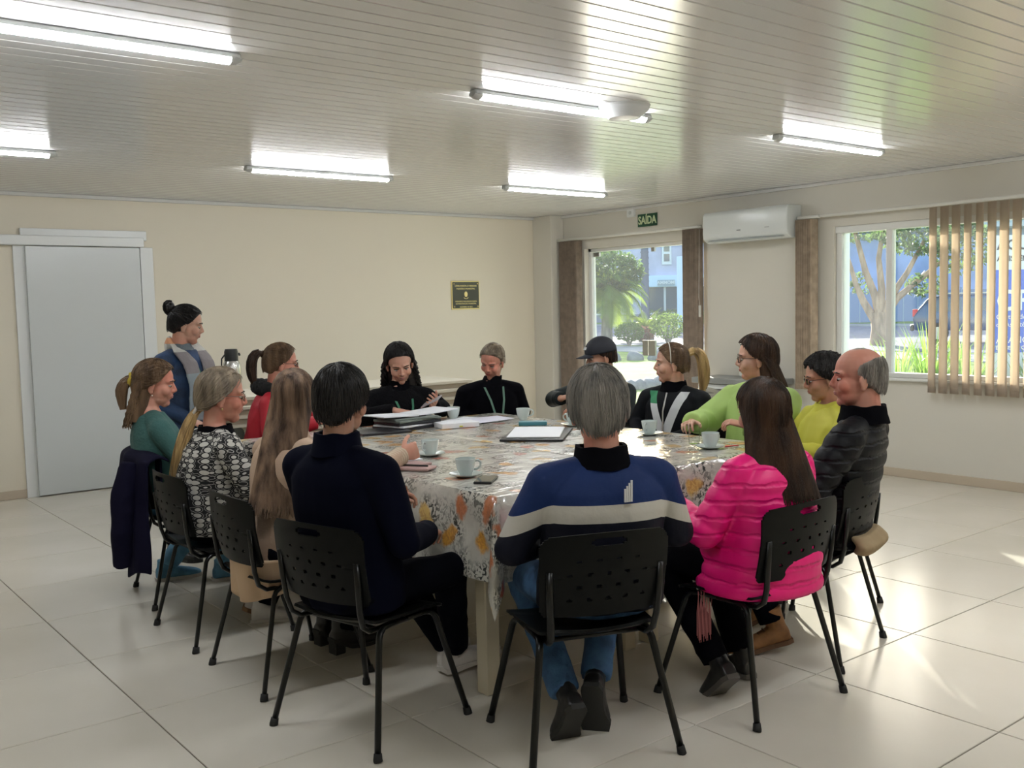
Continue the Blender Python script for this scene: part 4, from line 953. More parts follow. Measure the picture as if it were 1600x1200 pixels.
def over_strands(g, line, src, away=True, n=520, L=.045, r=.0015, nape=-.105, off=.012, seed=3, droop=0, side=None):
    # short strands lying over the hair cap; they run away from, or towards, the point src
    rg = np.random.default_rng(seed); zs = [q[0] for q in line]; ysn = [q[1] for q in line]; C = np.array([0, -.012, .030]); src = np.array(src)
    def proj(q):
        e = q-C
        if e[2] >= 0: f = math.sqrt((e[0]/.0765)**2+(e[1]/.0975)**2+(e[2]/.0885)**2)
        else: f = ((math.hypot(e[0]/.0765, e[1]/.0975))**3.2+(abs(e[2])/.150)**3.2)**(1/3.2)
        b = C+e/max(f, 1e-6); nn = (b-C)/np.array([.0765, .0975, .15 if e[2] < 0 else .0885])**2; return b, nn/np.linalg.norm(nn)
    k = 0
    for _ in range(n*4):
        if k >= n: break
        q, nn = proj(C+rg.normal(size=3)*.1); P = []
        jit = rg.normal(size=3)*.18; lift = rg.uniform(.0, .0035)
        for i in range(6):
            if q[1] > np.interp(q[2], zs, ysn)+.006 or q[2] < nape-.004: break
            P.append(q+nn*((off+lift)*(.35+.65*min(1, max(0, (q[2]+.09)/.075))))); d = (q-src) if away else (src-q); dn = np.linalg.norm(d); d = d/(dn+1e-6)+jit*.5+np.array([0, 0, -droop])
            d -= nn*(d@nn); d /= np.linalg.norm(d)+1e-6
            if not away and dn < .02: break
            q, nn = proj(q+d*L/5)
        if len(P) >= 4: g.tube(P, [r*.5]+[r]*(len(P)-2)+[r*.3], 4, capend=False); k += 1
    return g
def hair_cap(M, line, thick=.011, back=.0, seed=0, bulge=None, nape=-.064, flow=None, nst=520):
    g = G(); g.X = np.array(M); nu, nv = 72, 46; C = np.array([0, -.012, .030]); Rr = np.array([.0765, .0975, .0885])
    zs = [q[0] for q in line]; ysn = [q[1] for q in line]; V = []
    for j in range(nv+1):
        ph = math.pi*j/nv
        for i in range(nu):
            th = 2*math.pi*i/nu; p = cap_pt(ph, th); dd = (p-C)/Rr; d = dd
            yl = np.interp(p[2], zs, ysn); m = 1/(1+math.exp(-(yl-p[1])/.0035))
            m *= 1/(1+math.exp(-(p[2]-nape)/.004))
            t = thick*(1+.13*math.sin(th*23+ph*4+seed)+.10*math.sin(th*37-ph*7))
            if bulge: t += bulge(p)
            q = np.array([p[0], p[1], max(p[2], C[2])])-C; nn = (p-C)/Rr**2; nn[2] = max(nn[2], -.2*np.linalg.norm(nn[:2])); nn /= np.linalg.norm(nn)
            base = .90-.38*min(1, max(0, (.012-p[2])/.03)); t *= .35+.65*min(1, max(0, (p[2]+.09)/.075)); V.append(C+(p-C)*np.array([base+(1-base)*m]*2+[1])+nn*m*t)
    g.add(V, [(j*nu+i, j*nu+(i+1) % nu, (j+1)*nu+(i+1) % nu, (j+1)*nu+i)[::-1] for j in range(nv) for i in range(nu)])
    return over_strands(g, line, flow or (0, -.05, .12), away=not flow, n=nst, nape=nape, off=thick+.0005, seed=int(seed)+5, droop=0 if flow else .25)
def bundle(g, path, rad, n=36, r=.004, seed=1, wob=.25, X=None, core=True):
    """strands that follow a path; rad: list of (ru, rv) cross sections"""
    rg = np.random.default_rng(seed); p = np.array(path, float); K = len(p)
    tt = np.linspace(0, 1, K); f = np.linspace(0, 1, max(9, 2*K)); P = np.stack([np.interp(f, tt, p[:, c]) for c in range(3)], 1)
    for _ in range(2): P[1:-1] = (P[:-2]+2*P[1:-1]+P[2:])/4
    Ru = np.interp(f, tt, [q[0] if not np.isscalar(q) else q for q in rad]); Rv = np.interp(f, tt, [q[1] if not np.isscalar(q) else q for q in rad])
    T = np.gradient(P, axis=0); T /= np.linalg.norm(T, axis=1)[:, None]
    U = np.cross(T, [0, 1, 0.01]); U /= np.linalg.norm(U, axis=1)[:, None]; W = np.cross(U, T)
    if core: g.tube(P, [(a*.80, b*.80) for a, b in zip(Ru, Rv)], 12, up=U[0]); 
    for k in range(n):
        a = rg.uniform(0, 6.283); q = rg.uniform(.55, 1.0); ph = rg.uniform(0, 6); am = rg.uniform(0, wob)
        ang = a+am*np.sin(f*5+ph); end = rg.integers(len(f)-3, len(f)+1)
        S = P+U*(Ru*q*np.cos(ang))[:, None]+W*(Rv*q*np.sin(ang))[:, None]
        rr = [r*(1-.75*(i/(end-1))**3) for i in range(end)]
        g.tube(S[:end], rr, 5, capend=False)
def long_hair(M, zend, wx=.13, wy=.05, yback=-.07, n=110, r=.0055, seed=2, ph0=.0, ph1=math.pi, part_y=-.01, curl=0, shift=(0, 0), zmid=-.10, ear=False):
    """hair that falls from a parting over the skull and down the back; head coordinates; returns geometry"""
    g = G(); g.X = np.array(M); rg = np.random.default_rng(seed); C = np.array([0, -.012, .030]); Rr = np.array([.0765, .0975, .0885])+.011
    secs = []
    for z, k in ((-.02, 0), (zmid, .25), (zmid*.5+zend*.5, .6), (zend*.84, .82)):
        w_ = .084+(wx-.084)*k; secs.append(((shift[0]*k, -.045+(yback+.02)*k+shift[1]*k, z), (w_*.95, 0, 0), (0, .045+(wy-.045)*k, 0)))
    g.loft(secs, n=20, e=2.2)
    for k in range(n):
        phi = ph0+(ph1-ph0)*(k+rg.uniform(0, 1))/n          # 0 right temple, pi/2 back, pi left temple
        cx, cy = math.cos(phi), -math.sin(phi); el0 = rg.uniform(.15, .5); P = []
        for el in np.linspace(math.pi/2-el0*.2, -.12, 6):
            P.append(C+Rr*np.array([cx*math.cos(el), cy*math.cos(el)*1.0, math.sin(el)])*rg.uniform(.985, 1.02))
        e = rg.uniform(.90, 1.03)
        for q in np.linspace(.15, 1, 7):
            z = -.0+(zend*e)*q; kk = min(1, max(0, (z/zend)))
            w_ = .088+(wx-.088)*kk; d_ = .050+(wy-.050)*kk
            x = shift[0]*kk+cx*w_*1.0; y = -.045+(yback+.02)*kk+shift[1]*kk+cy*d_
            P.append(np.array([x+curl*.012*math.sin(z*60+k), y+curl*.010*math.cos(z*55+k), z]))
        g.tube(P, [r*(1-.65*(i/(len(P)-1))**4) for i in range(len(P))], 5, capend=False)
    return g
def make_glasses(M, root, m, round_=.020):
    g = G(); g.X = np.array(M)
    for s in (-1, 1):
        g.tube([(s*.031+round_*1.05*math.cos(a), .094-.010*abs(math.cos(a))*(1 if math.cos(a)*s > 0 else 0), .0+round_*.80*math.sin(a)) for a in np.linspace(0, 6.283, 16, endpoint=False)], .0015, 5, closed=True)
        g.tube([(s*.051, .086, .006), (s*.072, .05, .005), (s*.080, -.005, .002), (s*.080, -.022, -.014)], .0017, 5)
    g.tube([(-.011, .097, .003), (0, .100, .006), (.011, .097, .003)], .0015, 5)
    o = part('glasses', g, m, root)
    g = G(); g.X = np.array(M)
    for s in (-1, 1): g.ell((s*.031, .0925, 0), (round_, .001, round_*.78), seg=14, rings=6)
    part('lens', g, glass_mat('lens_glass', (.95, .97, .96), .02, .35), o); return o
def shoe(name, root, ank, yaw, pitch, m, msole, L=.26, heel=0, laces=False, high=0, wd=.047):
    """ank: ankle position; sole plane pitched about the toe"""
    M = Matrix.Translation(ank) @ Euler((pitch, 0, yaw), 'XYZ').to_matrix().to_4x4()
    g = G(); g.X = np.array(M); z0 = -.085
    g.loft([((0, -.062, z0+.035+heel*.4), (.028, 0, 0), (0, 0, .03)), ((0, -.045, z0+.040+heel*.4), (.036, 0, 0), (0, 0, .040)), ((0, .0, z0+.045+heel*.3), (.038, 0, 0), (0, 0, .047)), ((0, .06, z0+.035), (.043, 0, 0), (0, 0, .034)),
            ((0, .12, z0+.027), (wd, 0, 0), (0, 0, .026)), ((0, .165, z0+.022), (wd*.85, 0, 0), (0, 0, .020)), ((0, L-.068, z0+.016), (.018, 0, 0), (0, 0, .012))], n=16, e=2.6)
    g.tube([(0, -.015, z0+.06), (0, -.012, z0+.10+high*.5), (0, -.010, z0+.115+high)], [(.040, .044), (.038, .042), (.042, .046)], 14, up=(1, 0, 0))
    o = link(name, remesh(g, .006, 3), m, root)
    g = G(); g.X = np.array(M)
    pts = [(-.068, .026), (-.04, .040), (.02, .037), (.07, .040), (.12, wd+.003), (.16, wd*.9), (L-.075, .024), (L-.062, .006)]
    n = len(pts); V = []
    for z in (z0-.006 if not heel else z0-.004, z0+.014): V += [(x, y, z+(heel*max(0, min(1, (.03-y)/.06)) if heel else 0)) for y, x in pts]+[(-x, y, z+(heel*max(0, min(1, (.03-y)/.06)) if heel else 0)) for y, x in pts[::-1]]
    m2 = 2*n; g.add(V, [tuple(range(m2))[::-1], tuple(range(m2, 2*m2))]+[(i, (i+1) % m2, m2+(i+1) % m2, m2+i) for i in range(m2)])
    if heel: g.box((0, -.035, z0+heel/2-.006), (.058, .055, heel+.01), b=.004)
    part('sole', g, msole, o, smooth=False)
    if laces:
        g = G(); g.X = np.array(M)
        for k in range(4): g.tube([(-.022, .02+.024*k, z0+.088-.013*k), (0, .026+.024*k, z0+.094-.014*k), (.022, .02+.024*k, z0+.088-.013*k)], .0028, 5)
        for s in (-1, 1): g.tube([(0, .01, z0+.098), (s*.018, .0, z0+.108), (s*.024, .016, z0+.094), (0, .012, z0+.098)], .0024, 5)
        part('laces', g, msole, o)
    return o
def person(label, base, az, head, haz, hp=0, hr=0, sk=None, male=False, hs=1.0, stand=False, build=(1, 1, 1), belly=0,
           top=None, bottom=None, lips=(.40, .14, .12), arms=None, legs=None, hands=None, shoes=None, hip=.545, wr=.004, puff=0, sleeve=(.060, .050, .038),
           toplen=None, topname='jacket', shw=.175, eyes=True, thighr=1.0, scale_sh=1.0, closed=False, neckr=.056, wrst=(1, 1, .6), legm=True, headroll=0, hfold=0):
    """all lengths in metres in the person's own frame (+Y faces forward, +X to the right); base, head in world xy; head=(x, y, ztop)"""
    root = thing('person', label, 'person', (base[0], base[1], 0), -R_(az))
    Wi = (Matrix.Translation((base[0], base[1], 0)) @ Matrix.Rotation(-R_(az), 4, 'Z')).inverted()
    hz = head[2]-.118*hs-.010; hc = Wi @ Vector((head[0], head[1], hz))
    HM = Matrix.Translation(hc) @ Euler((R_(-hp), R_(hr), -R_(haz-az)), 'YXZ' if False else 'XYZ').to_matrix().to_4x4() @ Matrix.Scale(hs, 4)
    P0 = Vector((0, 0, hip)); hrot = Euler((R_(-hp)*.5, 0, 0)).to_matrix()
    N = Vector((hc.x*.82, hc.y-.035-.02*math.sin(R_(hp)), hc.z-.142*hs-.012)); up = (N-P0); TL = up.length; upn = up.normalized()
    rt = Vector((1, 0, 0)); fw = upn.cross(rt)*-1; fw = rt.cross(upn)*-1
    if fw.y < 0: fw = -fw
    bend = hfold
    def S(t, a=0, b=0):  # point at fraction t of torso, a right, b forward
        q = P0+up*t; return q+rt*a+fw*(b+.028*max(0, 1-t)-bend*math.sin(math.pi*min(1, max(0, t))))
    w_, d_, sc_ = build
    sh = {s: S(.835, s*shw*w_, 0) for s in (-1, 1)}
    if arms is None: arms = {}
    A = {}
    for s in (-1, 1):
        el, wrp = arms.get(s, ((s*.25, .04, hip+.17), (s*.10, .27, hip+.13)))
        A[s] = (sh[s], Vector(el), Vector(wrp))
    if legs is None: legs = {}
    Lg = {}
    for s in (-1, 1):
        if stand: kn, an = legs.get(s, ((s*.10, .02, .48), (s*.11, 0, .09)))
        else: kn, an = legs.get(s, ((s*.11, .41, .50), (s*.11, .38, .085)))
        Lg[s] = (Vector((s*.09*w_, .0, hip-.01)), Vector(kn), Vector(an))
    # ---- body: one skin mesh (head and neck, torso, arms with hands, legs)
    gh = G(); head_geo(gh, HM, male); gh.X = None
    gh.tube([np.array(HM @ Vector((0, -.022, -.045))), np.array(HM @ Vector((0, -.034, -.10)))*.6+np.array(N)*.4, np.array(N), np.array(S(.93, 0, 0))], [(neckr*.95, neckr*1.0), (neckr*.93, neckr*.97), (neckr*1.08, neckr*1.05), (.10, .075)], 18, up=(1, 0, 0))
    mh = remesh(gh, .0042, 4, .5)
    gb = G(); gb.loft([(S(-.04), (.14*w_, 0, 0), (0, .10*d_, 0)), (S(.3), (.125*w_, 0, 0), np.array(fw)*.085*d_), (S(.7), (.135*w_, 0, 0), np.array(fw)*.09*d_), (S(.93), (.10, 0, 0), np.array(fw)*.06)], n=16)
    for s in (-1, 1):
        gb.cap(A[s][0]*.92+S(.9)*.08, A[s][1], .042, .034, n=10); gb.cap(A[s][1], A[s][2], .034, .026, n=10)
        gb.cap(Lg[s][0], Lg[s][1], .070, .046, n=10); gb.cap(Lg[s][1], Lg[s][2], .046, .032, n=10)
    mb = remesh(gb, .014, 2)
    meshes = [(mh, 0), (mb, 0)]
    for s in (-1, 1):
        hd = (hands or {}).get(s, {})
        g = G(); v = A[s][2]-A[s][1]; v.normalize(); dr = hd.get('d', tuple(v)); g.cap(A[s][2]-v*.06, A[s][2], .027, .024, n=12)
        hand_geo(g, A[s][2], dr, hd.get('n', (-s*.3, 0, -1)), s, curl=hd.get('curl', .6), point=hd.get('point', False)); meshes.append((remesh(g, .0034, 2, .4), 0))
    if eyes: meshes.append((face_detail(HM, None, None, closed=closed), None))
    bm_ = joinmesh(meshes)
    for me, _ in meshes:
        bpy.data.meshes.remove(me)
    sm = sk or M_skin1
    lm = mat('lips_%d' % int(lips[0]*100), lips, .4)
    link('body', bm_, [sm, M_eye, M_iris, lm], root)
    # ---- trousers
    if bottom:
        g = G(); hw_ = .165*w_*thighr
        if not stand:
            g.loft([((0, -.10, hip-.02), (hw_*.8, 0, 0), (0, 0, .06)), ((0, -.04, hip-.01), (hw_, 0, 0), (0, 0, .085)), ((0, .06, hip-.02), (hw_, 0, 0), (0, 0, .08))], n=20)
            g.loft([(S(-.1), (hw_, 0, 0), (0, .11*d_, 0)), (S(.15), (.15*w_, 0, 0), (0, .10*d_, 0))], n=20)
        else: g.loft([(S(-.18), (hw_, 0, 0), (0, .11*d_, 0)), (S(.0), (hw_, 0, 0), (0, .12*d_, 0)), (S(.2), (.14*w_, 0, 0), (0, .10*d_, 0))], n=20)
        for s in (-1, 1):
            a, k, f = Lg[s]; g.cap(a, k, .088*thighr, .066, n=16)
            e = f+(k-f).normalized()*.015; g.cap(k, k*.45+e*.55, .066, .058, n=16); g.tube([k*.45+e*.55, e], [.058, .056*legm if legm is not True else .054], 16)
        link('trousers', remesh(g, .009, 3, wrinkle=.005, wscale=11, wst=(1, .6, 1)), bottom, root)
    # ---- top
    if top:
        g = G(); bl = belly; r0_, r1_, r2_ = sleeve
        t0 = -.10 if toplen is None else toplen
        prof = [(t0, .178, .135+bl), (.05, .182, .142+bl), (.22, .172, .132+bl), (.45, .172, .126+bl*.5), (.64, .180, .124), (.78, .176, .114), (.87, .150, .100), (.95, .102, .080), (1.0, .072, .068)]
        if puff:
            tt = np.arange(t0, .93, .012/TL*1.0); secs = []
            for t in tt:
                a = np.interp(t, [q[0] for q in prof], [q[1] for q in prof]); b = np.interp(t, [q[0] for q in prof], [q[2] for q in prof]); k = puff*(abs(math.sin(t*TL/.074*math.pi))**.6-.6)
                secs.append((S(t), (a*w_+k, 0, 0), np.array(fw)*(b*d_+k)))
            secs.append((S(1.0), (.085, 0, 0), np.array(fw)*.078)); g.loft(secs, n=40, e=2.4)
        else: g.loft([(S(t), (a*w_, 0, 0), np.array(fw)*b*d_) for t, a, b in prof], n=28, e=2.4)
        for s in (-1, 1):
            a, e, wv_ = A[s]
            g.cap(S(.94, s*.045, 0), a+Vector((0, 0, .002)), .052, r0_*1.0*sc_, n=16)
            if puff:
                for (p, q, ra, rb) in ((a, e, r0_, r1_), (e, wv_, r1_, r2_)):
                    L = (q-p).length; n_ = int(L/.009); pts = [p+(q-p)*i/n_ for i in range(n_+1)]
                    g.tube(pts, [(ra+(rb-ra)*i/n_)*sc_+puff*(abs(math.sin(i/n_*L/.070*math.pi))**.6-.6) for i in range(n_+1)], 22)
                g.ell(a, (r0_*sc_,)*3); g.ell(e, (r1_*sc_*.98,)*3)
            else:
                g.cap(a, e, r0_*sc_, r1_*sc_, n=18); g.tube([e, e*.5+wv_*.5, wv_], [r1_*sc_, (r1_*.5+r2_*.5)*sc_, r2_*sc_*1.04], 18); g.ell(e, (r1_*sc_,)*3)
        o = link(topname, remesh(g, .0062 if puff else .0078, 2 if puff else 4, wrinkle=0 if puff else wr, wscale=10, wst=wrst), top, root)
    if shoes:
        for s in (-1, 1):
            q = shoes(s); nm = q.pop('name', 'shoe')
            shoe(nm, root, Lg[s][2], q.pop('yaw', 0), q.pop('pitch', 0), **q)
    return dict(root=root, HM=HM, S=S, N=N, sh=sh, A=A, L=Lg, fw=fw, hc=hc, Wi=Wi)
def collar(p, m, r=.078, h=.055, t0=.965, th=.012, name='collar', tilt=0):
    g = G(); N = p['N']; HM = p['HM']; c = p['S'](t0); c2 = c*.35+(HM @ Vector((0, -.03, -.10)))*.65 if h > .08 else c+Vector((0, 0, h))
    a = np.linspace(0, 2*np.pi, 32, endpoint=False); V = []
    for rr, q in ((r+.018, 0), (r+.006, .5), (r, 1), (r-th, 1), (r-th, .4), (r-th, 0)):
        cc = c*(1-q)+c2*q
        for t in a: V.append((cc.x+rr*math.cos(t), cc.y+rr*.95*math.sin(t), cc.z-tilt*math.sin(t)*rr+.003*math.sin(5*t)))
    K = 6; n = 32; g.add(V, [(k*n+i, k*n+(i+1) % n, ((k+1) % K)*n+(i+1) % n, ((k+1) % K)*n+i) for k in range(K) for i in range(n)])
    return part(name, g, m, p['root'], ang=60)
def lanyard(p, m, zlow, yf=.15, half=.055):
    g = G(); N = p['N']; S = p['S']
    for s in (-1, 1):
        pts = [N+Vector((s*.064, -.02, .0)), S(.96, s*.070, .070), S(.80, s*half, .140), S(.62, s*half*.6, yf+.012), S(zlow, s*.004, yf+.022)]
        g.tube([np.array(q) for q in pts], [(.001, .0085)]*5, 6, up=(0, -1, 0))
    o = part('lanyard', g, m, p['root'])
    g = G(); q = S(zlow-.03, 0, yf+.026); g.box(tuple(q), (.02, .004, .035)); part('badge_clip', g, M_clip, o)
M_skin1 = skin('skin_fair', (.56, .34, .25)); M_skin2 = skin('skin_pink', (.58, .30, .22), .1); M_skin3 = skin('skin_tan', (.44, .25, .17)); M_skinr = skin('skin_ruddy', (.50, .26, .19), .10)
HBK = hairm('hair_black', (.006, .005, .005), (.016, .014, .013)); HBR = hairm('hair_dark_brown', (.018, .010, .007), (.06, .03, .016)); HLB = hairm('hair_light_brown', (.08, .048, .028), (.20, .125, .07))
HHL = hairm('hair_highlights', (.045, .026, .018), (.26, .17, .11)); HGR = hairm('hair_grey', (.10, .095, .085), (.26, .24, .21)); HBD = hairm('hair_blond', (.22, .14, .06), (.55, .38, .17)); HAB = hairm('hair_ash_blond', (.13, .10, .07), (.33, .27, .19))
M_nvc = mat('navy_cloth', (.0022, .003, .010), .85, spec=.06); M_blk = mat('black_cloth', (.0025, .0025, .004), .9, spec=.06); M_blkj = mat('dark_trouser', (.0025, .003, .006), .9, spec=.06)
M_jean = mat('jeans_blue', (.045, .12, .26), .8, var=.25, vscale=18, bump=.2, bscale=120); M_jeanl = mat('jeans_light', (.10, .26, .40), .8, var=.25, vscale=18)
M_shw = mat('sneaker_white', (.62, .60, .58), .5); M_shk = mat('shoe_black', (.010, .010, .010), .35); M_solek = mat('sole_black', (.02, .02, .018), .7); M_solew = mat('sole_white', (.55, .53, .50), .6); M_soleb = mat('sole_brown', (.25, .14, .07), .7)
M_frame = mat('glasses_frame', (.02, .015, .012), .3); M_framem = mat('glasses_metal', (.4, .35, .3), .25, metal=.8)
def cap_obj(name, g, m, p): return part(name, g, m, p['root'], ang=70)
SH = lambda **k: (lambda s: dict(k))

# ---- standing woman with the bun
p = person('standing person in a blue denim jacket and patchwork scarf with a dark bun', (2.24, 6.22), 148, (2.30, 6.17, 1.605), 115, hp=12, sk=M_skin1, stand=True, hip=.84, build=(1.05, 1.15, 1.1),
           top=mat('denim_jacket', (.015, .04, .10), .75, var=.4, vscale=9, bump=.3, bscale=60), bottom=M_blkj, toplen=-.35, legs={-1: ((-.10, .02, .47), (-.11, 0, .09)), 1: ((.10, .03, .47), (.12, .02, .09))},
           arms={s: ((s*.25, -.01, 1.02), (s*.13, .17, .90)) for s in (-1, 1)}, shoes=SH(m=M_shk, msole=M_solek))
cap_obj('hair', hair_cap(p['HM'], HAIRLINE, .010, flow=(0, -.10, .06)), HBK, p)
g = G(); g.X = np.array(p['HM']); g.ell((0, -.118, .088), (.032, .030, .040), seg=16, rings=10); bundle(g, [(0, -.10, .05), (0, -.135, .07), (0, -.14, .115), (0, -.11, .125)], [.02, .026, .026, .012], 26, .004, 5); cap_obj('hair_bun', g, HBK, p)
collar(p, mat('knit_grey', (.14, .17, .19), .9, bump=.5, bscale=90), .066, .10, .97, .012, 'knit_collar')
def scarf_mat():
    m = mat('patch_scarf', (.30, .30, .32), .9, bump=.4, bscale=70); t = m.node_tree; N = t.nodes.new; Lk = t.links.new
    tc = N('ShaderNodeTexCoord'); sp = N('ShaderNodeSeparateXYZ'); Lk(tc.outputs['Object'], sp.inputs[0]); r = N('ShaderNodeValToRGB'); r.color_ramp.interpolation = 'CONSTANT'
    mr = N('ShaderNodeMapRange'); mr.inputs['From Min'].default_value = 1.0; mr.inputs['From Max'].default_value = 1.42; Lk(sp.outputs['Z'], mr.inputs[0]); Lk(mr.outputs[0], r.inputs[0])
    e = r.color_ramp.elements; e[0].color = (.26, .31, .34, 1); e[1].position = .42; e[1].color = (.24, .22, .23, 1)
    for ps, c in ((.66, (.24, .22, .23)), (.74, (.50, .50, .47)), (.86, (.62, .30, .16)), (.95, (.45, .46, .44))): q = e.new(ps); q.color = (*c, 1)
    Lk(r.outputs[0], t.nodes['Principled BSDF'].inputs['Base Color']); return m
g = G(); S = p['S']; N_ = p['N']
for s in (-1, 1):
    g.tube([np.array(S(1.06, s*.03, -.085)), np.array(S(1.05, s*.085, -.03)), np.array(S(.98, s*.095, .06)), np.array(S(.85, s*.088, .125)), np.array(S(.6, s*.085, .165)), np.array(S(.35, s*.085, .17)), np.array(S(.12, s*.085, .168))], [(.022, .05), (.022, .058), (.018, .062), (.014, .066), (.012, .068), (.012, .070), (.010, .070)], 14, up=(0, -1, .2))
link('scarf', remesh(g, .006, 3, wrinkle=.004, wscale=14), scarf_mat(), p['root'])
lanyard(p, mat('lanyard_green', (.02, .16, .08), .6), .45, .165, .035)

# ---- woman in teal with the coat on her chair
p = person('person in a teal sweater with half-tied brown hair and a yellow hair tie', (1.84, 5.40), 98, (1.83, 5.41, 1.302), 118, hp=8, sk=M_skin2, build=(1.0, 1.05, 1.0), hs=1.04,
           top=mat('teal_sweater', (.045, .13, .12), .9, sheen=.02, bump=.4, bscale=80), bottom=M_jeanl, toplen=-.08, arms={s: ((s*.24, .08, .74), (s*.10, .34, .80)) for s in (-1, 1)},
           legs={-1: ((-.18, .37, .50), (-.33, .06, .09)), 1: ((.02, .41, .50), (-.14, .34, .09))}, shoes=SH(m=M_jeanl, msole=M_solew))
cap_obj('hair', hair_cap(p['HM'], HAIRLINE, .014, flow=(0, -.10, .0)), HLB, p)
g = long_hair(p['HM'], -.24, .085, .05, -.06, 70, .006, 3, .25, math.pi-.25, curl=.9); cap_obj('long_hair', g, HLB, p)
g = G(); g.X = np.array(p['HM']); bundle(g, [(0, -.10, .02), (0, -.15, .0), (0, -.17, -.06), (.0, -.15, -.15)], [.022, .03, .036, .02], 40, .004, 7, .9); cap_obj('half_ponytail', g, HLB, p)
g = G(); g.X = np.array(p['HM']); g.tube([(.026*math.cos(a), -.125+.004*math.sin(3*a), .012+.026*math.sin(a)) for a in np.linspace(0, 6.283, 18, endpoint=False)], .011, 8, closed=True); cap_obj('hair_tie', g, mat('tie_yellow', (.55, .42, .05), .8), p)
g = G(); g.X = np.array(p['HM']); g.ell((.082, .0, -.055), (.004, .004, .004), seg=8, rings=6); cap_obj('earring', g, mat('pearl', (.7, .68, .6), .2), p)
# coat draped over the back of that chair
g = G(); g.X = np.array(Matrix.Translation((1.955, 5.39, 0)) @ Matrix.Rotation(-R_(98), 4, 'Z'))
def coat(u, v):
    a = (2*u-1); s = v*1.0
    fold = .020*math.sin(a*9+v*2)*min(1, v*3)+.012*math.sin(a*17)*v
    wdt = .275+.085*v+(.02*math.sin(v*9))
    if v < .12: k = v/.12; y = -.185-.12*k; z = .80+.028*math.sin(k*math.pi)+.0*k
    else: k = (v-.12)/.88; y = -.305-.045*k; z = .80-(.60 if abs(a) > .45 else .535)*k-.04*k*math.sin(a*5)
    return (a*wdt, y-fold*.8+.06*a*a, z-.025*abs(a)**3)
g.grid(44, 44, coat)
def coat2(u, v):
    a = (2*u-1); return (a*(.245), -.175+.010*math.sin(a*9), .805-.26*v-.02*abs(a)**3)
g.grid(24, 10, coat2)
me = modmesh(g.mesh('coat'), [('SOLIDIFY', dict(thickness=.014, offset=0)), ('SUBSURF', dict(levels=1))])
M_coat = mat('coat_navy_violet', (.008, .0075, .022), .85, spec=.08)
t_ = thing('coat', 'long navy violet coat draped over the back of the leftmost chair', 'coat', (1.70, 5.42, .2))
me.transform(Matrix.Translation((-1.70, -5.42, -.2))); link('coat_body', me, M_coat, t_)
g = G(); g.X = np.array(Matrix.Translation((1.955-1.70, 5.39-5.42, -.2)) @ Matrix.Rotation(-R_(98), 4, 'Z'))
g.tube([(.17, -.305, .77), (.20, -.35, .62), (.20, -.37, .42), (.17, -.365, .24)], [.05, .062, .058, .05], 14); link('sleeve', remesh(g, .009, 3, wrinkle=.006, wscale=9), M_coat, t_)

# ---- woman in the black and white knit
def knit_mat():
    m = mat('knit_pattern', (.01, .01, .01), .9); t = m.node_tree; N = t.nodes.new; Lk = t.links.new
    tc = N('ShaderNodeTexCoord'); mp = N('ShaderNodeMapping'); mp.inputs['Scale'].default_value = (22, 22, 40); Lk(tc.outputs['Object'], mp.inputs[0])
    nz = N('ShaderNodeTexNoise'); nz.inputs['Scale'].default_value = 5; Lk(tc.outputs['Object'], nz.inputs['Vector']); ad = N('ShaderNodeVectorMath'); ad.operation = 'MULTIPLY_ADD'; ad.inputs[1].default_value = (1.6, 1.6, 1.6); Lk(nz.outputs['Color'], ad.inputs[0]); Lk(mp.outputs[0], ad.inputs[2])
    v = N('ShaderNodeTexVoronoi'); v.inputs['Scale'].default_value = 1; v.inputs['Randomness'].default_value = .35; Lk(ad.outputs[0], v.inputs['Vector'])
    r = N('ShaderNodeValToRGB'); r.color_ramp.interpolation = 'CONSTANT'; r.color_ramp.elements[0].color = (.50, .49, .45, 1); r.color_ramp.elements[1].position = .43; r.color_ramp.elements[1].color = (.008, .008, .009, 1)
    e = r.color_ramp.elements.new(.60); e.color = (.45, .44, .41, 1); e = r.color_ramp.elements.new(.64); e.color = (.008, .008, .009, 1)
    Lk(v.outputs['Distance'], r.inputs[0]); Lk(r.outputs[0], t.nodes['Principled BSDF'].inputs['Base Color']); return m
p = person('person in a black and white patterned knit with a low grey blond ponytail', (1.80, 4.63), 92, (1.88, 4.62, 1.284), 108, hp=6, sk=M_skin2, build=(1.10, 1.22, 1.12), hs=1.10, belly=.02, hfold=.03,
           top=knit_mat(), bottom=M_blkj, toplen=-.12, arms={-1: ((-.28, .14, .76), (-.16, .40, .86)), 1: ((.28, .10, .72), (.12, .36, .80))},
           legs={-1: ((-.11, .41, .50), (-.06, .26, .105)), 1: ((.11, .40, .49), (.02, .24, .085))}, lips=(.42, .18, .15), shoes=lambda s: dict(m=M_shw, msole=M_soleb if s < 0 else M_solew, pitch=R_(-22) if s < 0 else 0, yaw=R_(-25), laces=True))
cap_obj('hair', hair_cap(p['HM'], HAIRLINE, .010, flow=(0, -.09, -.06), nst=620), HAB, p)
g = G(); g.X = np.array(p['HM']); bundle(g, [(0, -.085, -.055), (0, -.112, -.075), (.01, -.135, -.13), (.02, -.160, -.24), (.025, -.18, -.34), (.02, -.18, -.43)], [.013, .017, .026, .030, .026, .010], 110, .003, 9, .9); cap_obj('ponytail', g, HBD, p)
g = G(); g.X = np.array(p['HM']); g.tube([(.018*math.cos(a), -.112+.010*math.sin(a), -.070+.022*math.sin(a)) for a in np.linspace(0, 6.283, 16, endpoint=False)], .007, 8, closed=True); cap_obj('hair_tie', g, mat('tie_pearl', (.5, .48, .44), .4), p)
collar(p, M_blk, .082, .045, .965, .014); make_glasses(p['HM'], p['root'], M_framem)
